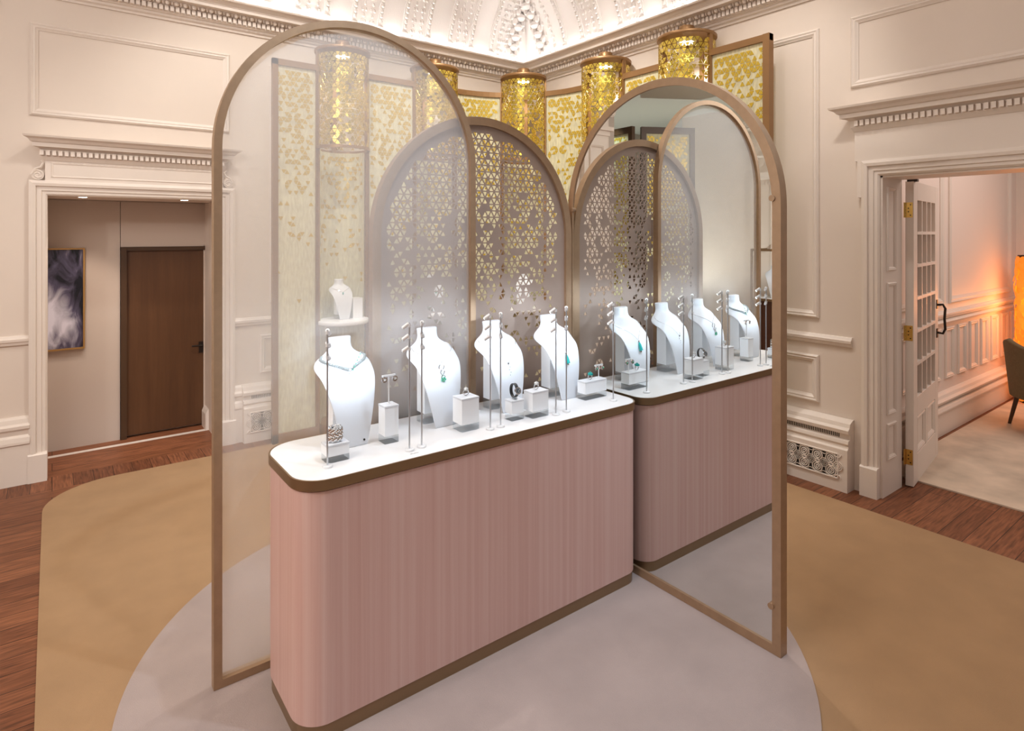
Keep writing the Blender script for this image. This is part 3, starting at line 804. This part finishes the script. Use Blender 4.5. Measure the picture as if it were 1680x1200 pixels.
for i, s in enumerate(colS):
    c = path(s); ta = tang(s)
    t_ = thing('display_column', cl[i], 'display column', (c.x, c.y, 0), ta, group='gold lattice display columns')
    drum(t_, i+1)
    m = MB(); m.lathe([(.236, 3.33), (.240, 3.335), (.240, 3.352), (.236, 3.357)], n=40); m.build('cap', BROWN, t_, local=True, smooth=True)
    m = MB(); m.lathe([(.062, 3.357), (.064, 3.36), (.064, 3.438), (.058, 3.446)], n=28); m.build('finial', BROWN, t_, local=True, smooth=True)
    m = MB(); n = 40
    m.ring([(.236*math.cos(2*PI*k/n), .236*math.sin(2*PI*k/n)) for k in range(n)], [(.216*math.cos(2*PI*k/n), .216*math.sin(2*PI*k/n)) for k in range(n)], 2.482, 2.505, lambda a, b, d: (a, b, d)); m.build('ring', BROWN, t_, local=True, smooth=True)
    # local +x runs along the path; the wall is on local +y side
    for a in (0, PI, PI/2):
        m = MB(); x, y = .224*math.cos(a), .224*math.sin(a)
        if a == PI/2: m.box(-.02, .02, y-.025, y-.008, .008, 3.33)
        else: m.box(x-.012, x+.012, -.018, .018, .008, 3.33)
        m.build('post', BROWN, t_, local=True)
    m = MB(); RB = .196
    m.loft([[(q*math.cos(PI*k/20), q*math.sin(PI*k/20), z) for q, z in ((RB, .10), (RB+.002, .10), (RB+.002, 2.482), (RB, 2.482))] for k in range(21)], True, True); m.build('niche_back', YELL, t_, local=True, smooth=True)
    m = MB()
    for P, c_, rk, key in lattice(.0505, .01, PI*RB-.01, 1.05, 2.46):
        if max(p[0] for p in P) > PI*RB-.01: continue
        zc = sum(p[1] for p in P)/3
        if h2(key[0]*2.9+sum(q[0] for q in key[2])+i, key[1]*4.3+sum(q[1] for q in key[2])*1.9) < lerp(zc, [(1.1, .02), (1.6, .12), (2.1, .35), (2.5, .5)]):
            Q = cut(P, c_, .0028, .16)
            m.loft([[((RB-d)*math.cos(s_/RB), (RB-d)*math.sin(s_/RB), z) for s_, z in Q] for d in (.0015, .004)], True, True)
    m.build('gold_inlay', GOLD, t_, local=True)
    m = MB(); m.lathe([(.222, .958), (.226, .965), (.226, .985), (.222, .992)], n=40); m.build('shelf', MARBLE, t_, local=True, smooth=True)
    m = MB(); m.lathe([(.205, .008), (.205, .10)], n=40); m.build('base', BROWN, t_, local=True, smooth=True)
    m = MB(); m.lathe([(.075, 3.315), (.08, 3.33)], n=24); l_ = m.build('lamp_housing', WHITEM, t_, local=True)
    m = MB(); m.lathe([(.055, 3.311), (.055, 3.315)], n=24); m.build('lamp', HOT, t_, local=True)
    lo = lamp('column_spot', 'SPOT', (c.x, c.y, 3.30), (c.x, c.y, 0), 28, (1, .97, .9), spot_size=R(110), spot_blend=.5, shadow_soft_size=.04)
for i, lab, sg in ((0, 'small white bust on the shelf of the leftmost display column', 1), (1, 'white bust in the second display column, glimpsed through the cut metal sheet', 1), (2, 'white bust in the corner display column, glimpsed through the cut metal sheet', 1)):
    c = path(colS[i]); sc_ = .84
    rz = tang(colS[i])
    px_, py_ = (c.x, c.y-.05) if i < 2 else (c.x-.045, c.y-.045)
    b_ = bust(lab, px_, py_, .992, 'busts in the display columns', sc=sc_); b_.rotation_euler = (0, 0, 0 if i < 2 else -.785)
    nk = necklace('necklace', ['thin pendant necklace on the bust of the leftmost column', 'thin pendant necklace on the bust of the second column', 'thin pendant necklace on the bust of the corner column'][i], px_, py_, .992, .28, r=.0016, pendant='hoops' if i else 'drop', scale=sc_)
    nk.rotation_euler = b_.rotation_euler
c = path(colS[0])
t_ = thing('display_block', 'low white block beside the small bust in the leftmost column', 'display block', (c.x+.13, c.y+.02, .992))
m = MB(); m.box(-.045, .045, -.05, .05, 0, .17); m.build('block', FROST, t_, local=True); m = MB(); m.box(-.046, .046, -.051, .051, .17, .178); m.build('top_plate', WHITEM, t_, local=True)

# ------------------------------------------------------------------ counter things
def block(label, x0, x1, y0, y1, h, rz=0):
    t_ = thing('display_block', label, 'display block', ((x0+x1)/2, (y0+y1)/2, CT), rz, 'acrylic display blocks on the counter')
    a, b = (x1-x0)/2, (y1-y0)/2; f = min(.03, h*.35)
    m = MB(); m.box(-a, a, -b, b, 0, f); m.build('clear_foot', ACRYL, t_, local=True)
    m = MB(); m.box(-a, a, -b, b, f, h-.008); m.build('frosted_body', FROST, t_, local=True, bevel=.001)
    m = MB(); m.box(-a-.001, a+.001, -b-.001, b+.001, h-.008, h); m.build('top_plate', LEATHER, t_, local=True, bevel=.001)
    return t_
block('low acrylic block under the silver cuff, at left end of counter', .800, .884, 2.170, 2.232, .066)
block('tall slim acrylic block carrying the first earring stand', 1.057, 1.117, 2.232, 2.292, .151)
block('acrylic block with a ring, in front of the second bust', 1.379, 1.466, 2.168, 2.242, .141)
block('small acrylic block carrying the watch', 1.640, 1.708, 2.163, 2.215, .090)
block('acrylic block with a ring, right of the watch', 1.737, 1.832, 2.136, 2.200, .119)
block('wide low acrylic block with a teal ring, beside the mirror', 2.138, 2.290, 2.208, 2.266, .092)
# cuff
z0 = CT+.066
t_ = thing('cuff_bracelet', 'ornate silver cuff on a low block at the left end', 'bracelet', (.842, 2.205, z0))
m = MB(); rr = .027
for k in range(26):
    a = PI*.15+2*PI*.86*k/25
    for q in range(3):
        m.ball((.842+rr*math.cos(a)*.9, 2.205+rr*math.sin(a)*.7, z0+.014+.016*q+.004*math.sin(k*2.1+q)), .0075, (1, 1, 1.15), 6, 4)
m.build('openwork', SILVER, t_, smooth=True)
m = MB()
for q in range(7): a = q*2*PI/6; rad = .010 if q < 6 else 0; m.ball((.842+rad*math.cos(a), 2.205-.022, z0+.055+rad*math.sin(a)), .006, (1, .6, 1), 6, 4)
m.build('flower', GEM, t_, smooth=True)
# earring stands with earrings
def tstand(label, x, y, z, h, w, elab, mt, ecol):
    t_ = thing('earring_stand', label, 'earring stand', (x, y, z), group='earring stands')
    m = MB(); m.cyl((0, 0, 0), (0, 0, h), .0026, n=10); m.build('post', WHITEM, t_, local=True)
    m = MB(); m.box(-w, w, -.004, .004, h-.004, h+.004); m.build('crossbar', WHITEM, t_, local=True, bevel=.001)
    m = MB(); m.lathe([(.008, 0), (.008, .003)], n=16); m.build('foot', WHITEM, t_, local=True)
    for sg, side in ((-1, 'left'), (1, 'right')):
        e_ = thing('earring', f'{side} {elab}', 'earring', (x+sg*(w-.006), y-.006, z+h-.004), group=elab+' pair')
        m = MB()
        for q in range(10): m.tube([(.0, -.002, -.001), (.0075*math.cos(q*.63), -.003, -.009+.0075*math.sin(q*.63))], .0022, 5)
        m.tube([(.010*math.cos(2*PI*q/16), -.003, -.009+.010*math.sin(2*PI*q/16)) for q in range(16)], .0022, 5, closed=True)
        m.build('hoop', mt, e_, local=True, smooth=True)
        m = MB(); m.ball((0, -.006, -.010), .0042, (1, .8, 1), 7, 4); m.build('stone', ecol, e_, local=True, smooth=True)
tstand('white T earring stand on the tall slim block', 1.088, 2.262, CT+.151, .115, .029, 'silver hoop earring on the tall slim block stand', SILVER, GEM)
tstand('small white T earring stand on the wide block by the mirror', 2.262, 2.238, CT+.092, .066, .028, 'dark green drop earring on the stand by the mirror', SILVER, GREEN)
# rings
def fring(label, x, y, z, col, sc=1):
    t_ = thing('finger_ring', label, 'ring', (x, y, z), group='finger rings on blocks')
    m = MB(); m.tube([(.0095*math.cos(2*PI*q/24), 0, .011+.0095*math.sin(2*PI*q/24)) for q in range(24)], .0017, 6, closed=True); m.build('band', SILVER, t_, local=True, smooth=True)
    m = MB()
    for q in range(7):
        a = 2*PI*q/6; rad = .0045*sc if q < 6 else 0
        m.ball((rad*math.cos(a), rad*math.sin(a)-.001, .022+.003*sc*(q == 6)), .0038*sc, (1, 1, 1.1), 6, 4)
    m.build('stones', col, t_, local=True, smooth=True)
    t_.scale = (1.35,)*3
    return t_
fring('diamond ring on the block in front of the second bust', 1.423, 2.205, CT+.141, GEM)
fring('diamond ring on the block right of the watch', 1.785, 2.168, CT+.119, GEM, 1.1)
fring('teal stone ring on the wide block by the mirror', 2.198, 2.235, CT+.092, TEAL, 1.3)
# watch
wx, wy, wz = 1.676, 2.188, CT+.090
t_ = thing('watch', 'round silver wristwatch with black strap standing on a small block', 'watch', (wx, wy, wz))
def wp(a, r=.0): return Vector((wx, wy+.006-(.019+r)*math.cos(a)*1.0, wz+.036+(.029+r)*math.sin(a)))
m = MB()
rings = []
for k in range(33):
    a = R(28)+R(304)*k/32; a2 = a
    p = Vector((wx, wy+.006-.022*math.cos(a2), wz+.038+.030*math.sin(a2))); nrm = Vector((0, -math.cos(a2), math.sin(a2)))
    rings.append([p+Vector((-.008, 0, 0)), p+Vector((.008, 0, 0)), p+Vector((.008, 0, 0))+nrm*.0025, p+Vector((-.008, 0, 0))+nrm*.0025])
m.loft(rings, True, True); m.build('strap', BLACK, t_, smooth=True)
fc = Vector((wx, wy-.018, wz+.040)); nd = Vector((0, -.95, .3)).normalized()
m = MB(); m.cyl(fc, fc+nd*.007, .0165, n=28); case = m.build('case', SILVER, t_, smooth=True)
m = MB(); m.cyl(fc+nd*.007, fc+nd*.0076, .0135, n=28); m.build('dial', mat('grey_dial', (.10, .12, .14), .25, .3), case)
m = MB(); ux = Vector((1, 0, 0)); uz = nd.cross(ux)
for k in range(12):
    d_ = ux*math.cos(PI/6*k)+uz*math.sin(PI/6*k); m.tube([fc+nd*.0079+d_*.0098, fc+nd*.0079+d_*.0125], .0006, 5)
m.tube([fc+nd*.008, fc+nd*.008+uz*-.008+ux*.003], .0006, 5); m.tube([fc+nd*.008, fc+nd*.008+ux*.009+uz*.004], .0005, 5)
m.build('hands', WHITEM, case)
m = MB(); m.cyl(fc+ux*.0165+nd*.003, fc+ux*.0195+nd*.003, .002, n=10); m.build('crown', SILVER, case)
m = MB(); m.box(wx-.007, wx+.007, wy-.008, wy+.012, wz, wz+.012); m.lathe([(.0, .0)]*0 or [(.006, .0), (.006, .004)], (wx, wy, wz), 12); m.build('cushion', ACRYL, t_)

# light stands
def light_stand(x, y, label, aim, h=.495):
    t_ = thing('light_stand', label, 'light stand', (x, y, CT), group='slim spotlight stands on the counter')
    m = MB(); m.lathe([(.017, 0), (.018, .001), (.018, .007), (.016, .009)], n=24); m.build('base', WHITEM, t_, local=True, smooth=True)
    m = MB(); m.cyl((0, 0, .008), (0, 0, h), .0032, n=10); m.build('pole', STEEL, t_, local=True, smooth=True)
    d = Vector(aim).normalized(); hz = Vector((d.x, d.y, 0)).normalized()
    for z in (h-.010, h-.055, h-.100):
        p = Vector((0, 0, z)); c_ = p+hz*.013
        m = MB(); m.cyl((0, 0, z-.006), (0, 0, z+.006), .0058, n=12); m.cyl(p, c_, .003, n=8)
        m.cyl(c_-d*.014, c_+d*.016, .0078, n=16); hd_ = m.build('spotlight', WHITEM, t_, local=True, smooth=True)
        m = MB(); m.cyl(c_+d*.016, c_+d*.0168, .0058, n=14); m.build('lens', LENS, hd_, local=True)
    tip = Vector((x, y, CT+h-.05))+hz*.013+d*.03
    lamp('stand_spot', 'SPOT', tip, tip+Vector((d.x, d.y, -.30)), 3.8, COOL, spot_size=R(95), spot_blend=.8, shadow_soft_size=.02)
    return t_
light_stand(.790, 2.142, 'single spotlight stand at the left end of the counter', (.5, .75, -.62))
light_stand(1.104, 2.114, 'left one of the stand pair left of the second bust', (-.55, .5, -.55))
light_stand(1.161, 2.120, 'right one of the stand pair left of the second bust', (.55, .6, -.6))
light_stand(1.499, 2.131, 'left one of the stand pair beside the watch bust', (-.55, .5, -.55))
light_stand(1.556, 2.134, 'right one of the stand pair beside the watch bust', (.5, .6, -.6))
light_stand(1.863, 2.120, 'left one of the stand pair in front of the teal pendant bust', (-.55, .5, -.55))
light_stand(1.934, 2.126, 'right one of the stand pair in front of the teal pendant bust', (.5, .6, -.6))
light_stand(2.249, 2.123, 'single spotlight stand at the counter end against the mirror', (-.45, .6, -.6))

# ------------------------------------------------------------------ neighbouring room through right doorway
m = MB(); m.box(XW+.31, 8.75, 2.0, 2.3, 0, 3.2)
struct(m.build('wall_salon_left', mat('salon_paint', (.80, .69, .63), .55)))
m = MB(); m.box(8.6, 8.75, -3, 2.0, 0, 3.2)
for y in (1.85, 1.7, 1.5): m.box(8.58, 8.6, y-.02, y+.02, .5, 3.2)
struct(m.build('wall_salon_back', TRIM))
m = MB()
fS = lambda a, o, u: (a, 2.0-o, u)
sweep(m, [(o*1.2, u+.02) for o, u in RAILP], XW+.31, 8.6, fS); sweep(m, [(0, .93), (.03, .94), (.04, .96), (0, .985)], XW+.31, 8.6, fS)
rectmould(m, 6.50, 8.35, 1.11, 2.9, fS, .06); rectmould(m, 5.0, 6.35, 1.11, 2.9, fS, .06)
a = 5.1
while a < 8.4:
    rectmould(m, a, a+.22, .44, .90, fS, .04, .018); a += .325
sweep(m, [(o*1.6, u*.72) for o, u in BASE], XW+.31, 8.6, fS)
struct(m.build('trim_9', TRIM))
# door jamb lining (panelled reveal)
m = MB(); m.box(XW, XW+.31, 1.708, 1.722, 0, 2.13)
fJ = lambda a, o, u: (a, 1.708-o, u)
for z0_, z1_ in ((.24, .48), (.54, 1.42), (1.50, 2.06)): rectmould(m, XW+.06, XW+.20, z0_, z1_, fJ, .025, .012)
struct(m.build('trim_10', TRIM))
m = MB(); m.box(XW, XW+.31, -.75, 1.72, 2.118, 2.132); struct(m.build('trim_11', TRIM))
# glazed door leaf, opened into the next room
leaf = bpy.data.objects.new('door_2', None); C.objects.link(leaf); leaf.location = (4.706, 1.700, .006); leaf.rotation_euler = (0, 0, R(8.6)); struct(leaf); leaf.empty_display_size = .1
LW, LH, TH = .86, 2.105, .05
m = MB()
m.box(0, .115, -TH, 0, 0, LH); m.box(LW-.115, LW, -TH, 0, 0, LH)
m.box(.115, LW-.115, -TH, 0, 0, .20); m.box(.115, LW-.115, -TH, 0, LH-.13, LH); m.box(.115, LW-.115, -TH, 0, .46, .60)
m.box(LW/2-.03, LW/2+.03, -TH, 0, .2, .46)
gx0, gx1, gz0, gz1 = .115, LW-.115, .60, LH-.13
fr_ = m.build('stiles_and_rails', TRIM, leaf, local=True, bevel=.003)
m = MB()
for k in range(1, 4): x = gx0+(gx1-gx0)*k/4; m.box(x-.011, x+.011, -TH, 0, gz0, gz1)
for k in range(1, 6): z = gz0+(gz1-gz0)*k/6; m.box(gx0, gx1, -TH-.001, .001, z-.011, z+.011)
m.build('glazing_bars', TRIM, leaf, local=True)
m = MB(); m.box(gx0, gx1, -.028, -.022, gz0, gz1); m.build('glass', CLEAR, leaf, local=True)
for x0_, x1_ in ((.115, LW/2-.03), (LW/2+.03, LW-.115)):
    m = MB(); m.box(x0_, x1_, -.033, -.017, .2, .46)
    rectmould(m, x0_+.005, x1_-.005, .205, .455, lambda a, o, u: (a, -.033-o, u), .03, .016)
    m.build('bottom_panel', TRIM, leaf, local=True)
for z in (.20, 1.055, 1.905):
    m = MB(); m.box(-.002, .0, -TH+.006, -.004, z-.052, z+.052); m.box(-.03, -.001, .0, .004, z-.052, z+.052)
    for q in range(5): m.cyl((-.006, -.0, z-.052+.0212*q), (-.006, -.0, z-.052+.0212*q+.0192), .0065, n=12)
    hg = m.build('hinge', BRASS, leaf, local=True)
    m = MB()
    for q in (-.036, -.012, .012, .036): m.cyl((-.002, -TH/2-.006*(1 if q in (-.036, .036) else -1), z+q), (-.0035, -TH/2-.006*(1 if q in (-.036, .036) else -1), z+q), .0045, n=10)
    m.build('screw', IRON, hg, local=True)
m = MB()
for z in (1.19, .965): m.box(LW-.075, LW-.035, -TH-.006, -TH, z-.035, z+.035)
m.tube([(LW-.055, -TH, 1.185), (LW-.055, -TH-.04, 1.19), (LW-.055, -TH-.055, 1.16), (LW-.055, -TH-.05, 1.08), (LW-.055, -TH-.055, 1.0), (LW-.055, -TH-.04, .965), (LW-.055, -TH, .97)], .009, 10)
m.build('pull_handle', IRON, leaf, local=True, smooth=True)
m = MB(); m.box(.0, .05, -TH-.02, -.01, LH-.005, LH+.012); m.build('closer_arm', IRON, leaf, local=True)
tag(MB().box(4.85, 8.3, -2.5, 1.89, 0, .01).build('area_rug', CREAMRUG), 'cream mottled rug in the next room beyond the right doorway', 'rug')
# amber floor lamp of shell discs
lp = thing('floor_lamp', 'amber shell-disc column lamp glowing in the next room', 'lamp', (8.02, 1.70, .0))
m = MB(); m.lathe([(.15, 1.50), (.15, 1.525)], n=24); m.lathe([(.012, .02), (.012, 1.5)], n=8); m.lathe([(.13, .0101), (.13, .03)], n=24); m.build('stem', IRON, lp, local=True)
m = MB()
for j in range(24):
    for k in range(13):
        a = 2*PI*(k+.5*(j % 2))/13+random.uniform(-.06, .06); z = .07+.061*j; r_ = .165+random.uniform(-.012, .012)
        c_ = Vector((r_*math.cos(a), r_*math.sin(a), z)); n_ = Vector((math.cos(a), math.sin(a), random.uniform(-.25, .25))).normalized()
        m.cyl(c_-n_*.0015, c_+n_*.0015, .042, n=12)
m.build('shell_discs', AMBER, lp, local=True)
m = MB(); m.lathe([(.03, .35), (.05, .4), (.05, 1.3), (.03, 1.35)], n=16); m.build('bulb_tube', emit('amber_bulb', (1, .42, .10), 9), lp, local=True)
lamp('amber_lamp', 'POINT', (7.75, 1.62, 1.0), None, 14, (1, .36, .10), shadow_soft_size=.12)
# olive chair
ch = thing('armchair', 'olive upholstered chair on the cream rug at right edge of photo', 'chair', (6.92, 1.36, .01), R(215))
m = MB(); rings = []
for k in range(17):
    a = R(-105)+R(210)*k/16; hgt = .80-.16*abs(k-8)/8
    rings.append([(.27*math.sin(a)*.86, -.25*math.cos(a)*.9, .30), (.30*math.sin(a), -.29*math.cos(a), .30), (.345*math.sin(a), -.335*math.cos(a), hgt), (.32*math.sin(a), -.31*math.cos(a), hgt+.015), (.295*math.sin(a), -.285*math.cos(a), hgt)])
m.loft(rings, True, True); m.build('backrest', OLIVE, ch, local=True, smooth=True, bevel=.008)
m = MB(); m.prism(rounded(-.25, .25, -.24, .27, (.08,)*4), .30, .44); m.build('seat', OLIVE, ch, local=True, bevel=.02)
for sx in (-1, 1):
    for sy in (-1, 1):
        m = MB(); m.cyl((sx*.18, sy*.17, .31), (sx*.23, sy*.22, .0), .02, .013, n=12); m.build('leg', DARKW, ch, local=True)

# ------------------------------------------------------------------ the side of the room seen only in the mirror
m = MB(); m.box(-3.45, -3.3, -3, 6.1, 0, 4.2); struct(m.build('wall_far_left', CREAM))
m = MB(); m.box(-6, -.5, 7.6, 7.75, 0, 4.2); struct(m.build('wall_alcove_back', TAUPE))
m = MB(); m.box(-1.05, -.95, 5.46, 7.6, 0, 4.2); m.box(-6.1, -6, 3.5, 7.75, 0, 4.2); m.box(-6, -3.45, 6.0, 6.1, 0, 4.2); struct(m.build('wall_alcove_side', TAUPE))
m = MB(); m.box(-6, -.95, -3, 7.75, 3.60, 3.70); struct(m.build('ceiling_alcove', GREYC))
fX = lambda a, o, u: (-3.3+o, a, u)
m = MB()
rectmould(m, 3.0, 4.55, 2.75, 2.9, fX, .03); 
sweep(m, [(0, 2.42), (.05, 2.42), (.06, 2.5), (.13, 2.54), (.16, 2.6), (0, 2.62)], 2.2, 4.75, fX); sweep(m, [(0, 2.0), (.03, 2.0), (.05, 2.12), (0, 2.14)], 2.4, 4.6, fX)
for a in range(50): m.loft([[fX(2.3+.048*a+q, o, u) for o, u in ((.05, 2.43), (.08, 2.43), (.08, 2.47), (.05, 2.47))] for q in (0, .03)], True, True)
struct(m.build('trim_12', TRIM))
# pilasters with scroll capitals
def pilaster(x0, x1, f, name, z1=3.60):
    m = MB()
    def bx(a0, a1, o, u0, u1): m.loft([[f(a0, q, u) for q, u in ((0, u0), (o, u0), (o, u1), (0, u1))], [f(a1, q, u) for q, u in ((0, u0), (o, u0), (o, u1), (0, u1))]], True, True)
    bx(x0, x1, .07, .2, 3.24); bx(x0-.04, x1+.04, .11, 0, .2); bx(x0-.05, x1+.05, .13, 3.04, 3.09); bx(x0-.02, x1+.02, .09, 2.98, 3.04)
    bx(x0-.04, x1+.04, .12, 3.42, 3.60)
    rectmould(m, x0+.08, x1-.08, .4, 2.85, lambda a, o, u: f(a, o+.07, u), .03)
    for a, sg in ((x0, -1), (x1, 1)):
        for th, rr in ((.03, .075),):
            pts = []
            for k in range(40):
                t = k/39; ang = 2*PI*2.2*t; q = rr*(1-.85*t)
                pts.append(f(a+sg*(.02)+sg*q*math.cos(ang), .12, 3.30+q*math.sin(ang)))
            m.tube(pts, .016, 7)
        m.loft([[f(a+sg*.02+.08*math.cos(2*PI*k/20), q, 3.30+.08*math.sin(2*PI*k/20)) for k in range(20)] for q in (.02, .115)], True, True)
    bx(x0+.02, x1-.02, .10, 3.24, 3.42)
    return struct(m.build(name, TRIM))
pilaster(-.86, -.45, fL, 'trim_13'); pilaster(4.45, 4.86, fX, 'trim_14')
tag(MB().box(-1.275, -1.245, 3.0, 5.29, 3.575, 3.6).build('ceiling_track', IRON), 'dark track on the grey ceiling, seen in the mirror', 'ceiling track')
# second gold screen in the alcove
def far_panel(a, b, label):
    c = ((a[0]+b[0])/2, (a[1]+b[1])/2, 0); t_ = thing('screen_panel', label, 'screen', c, group='gold screens in the alcove')
    d = Vector((b[0]-a[0], b[1]-a[1])); L = d.length; d.normalize(); nrm = Vector((d.y, -d.x))
    g_ = lambda s, z, o: (a[0]+d.x*s+nrm.x*o, a[1]+d.y*s+nrm.y*o, z)
    m = MB(); m.ring([(0, .01), (L, .01), (L, 3.22), (0, 3.22)], [(.07, .08), (L-.07, .08), (L-.07, 3.13), (.07, 3.13)], -.03, .03, g_); m.build('frame', DARKW, t_)
    m = MB(); m.prism([(.06, .07), (L-.06, .07), (L-.06, 3.14), (.06, 3.14)], -.003, .003, g_); m.build('gauze', YELL, t_)
    m = MB()
    for P, c_, rk, key in lattice(.0505, .08, L-.06, 1.0, 3.12):
        if max(p[0] for p in P) > L-.07: continue
        if h2(rk[0]*1.7+3, rk[1]*2.3)*.5+.5*h2(key[0]*2.9+sum(q[0] for q in key[2]), key[1]*4.3+sum(q[1] for q in key[2])*1.9) < .6:
            Q = cut(P, c_, .0028, .16); m.loft([[g_(s, z, -.006) for s, z in Q], [g_(s, z, .006) for s, z in Q]], True, True)
    m.build('gold_inlay', GOLD, t_)
far_panel((-1.62, 6.25), (-1.60, 5.62), 'narrow gold patterned screen panel in the alcove, seen in the mirror')
far_panel((-1.73, 5.60), (-2.41, 5.225), 'wide gold patterned screen panel in the alcove, seen in the mirror')
lamp('alcove_screen_spot', 'SPOT', (-1.25, 6.0, 3.5), (-1.62, 5.95, 2.3), 40, (.85, 1, .85), spot_size=R(70), spot_blend=.5, shadow_soft_size=.05)
lamp('alcove_fill_spot', 'SPOT', (-2.6, 5.6, 3.5), (-2.2, 7.6, 1.9), 70, (1, .93, .87), spot_size=R(80), spot_blend=.6, shadow_soft_size=.05)  # added to lighten the dark alcove back wall
lamp('alcove_fill_point', 'POINT', (-2.0, 2.2, 2.9), None, 75, (1, .95, .9), shadow_soft_size=.08)  # unseen fill point added for the grey ceiling and far wall
lamp('alcove_fill_up', 'SPOT', (-2.5, 6.3, .3), (-2.2, 5.3, 3.6), 210, (.95, 1, .95), spot_size=R(125), spot_blend=.6, shadow_soft_size=.05)  # hidden fill added behind the wide panel to brighten the alcove ceiling
# display cabinet by the far left wall
cb = thing('display_cabinet', 'bronze framed display cabinet on the far wall, seen in the mirror', 'display cabinet', (-3.05, 4.35, 0))
m = MB()
for x in (-3.26, -2.86):
    for y in (4.05, 4.62): m.box(x-.012, x+.012, y-.012, y+.012, 0, 1.53)
for z in (.86, 1.53):
    m.box(-3.27, -2.85, 4.04, 4.064, z-.02, z+.012); m.box(-3.27, -2.85, 4.608, 4.63, z-.02, z+.012); m.box(-3.27, -3.25, 4.04, 4.63, z-.02, z+.012); m.box(-2.872, -2.85, 4.04, 4.63, z-.02, z+.012)
m.build('frame', BRONZE2, cb)
m = MB(); m.box(-3.25, -2.87, 4.06, 4.61, .86, .875); m.build('shelf', MARBLE, cb)
m = MB(); m.box(-3.25, -2.88, 4.06, 4.61, .01, .84); m.build('lower_cupboard', REDW, cb)
b_ = bust('white bust inside the display cabinet, seen in the mirror', -3.0, 4.36, .875, 'busts seen only in the mirror', sc=1.05); b_.rotation_euler = (0, 0, R(60))
lamp('cabinet_spot', 'SPOT', (-2.8, 4.2, 1.9), (-3.0, 4.36, 1.1), 12, COOL, spot_size=R(60), spot_blend=.5, shadow_soft_size=.03)
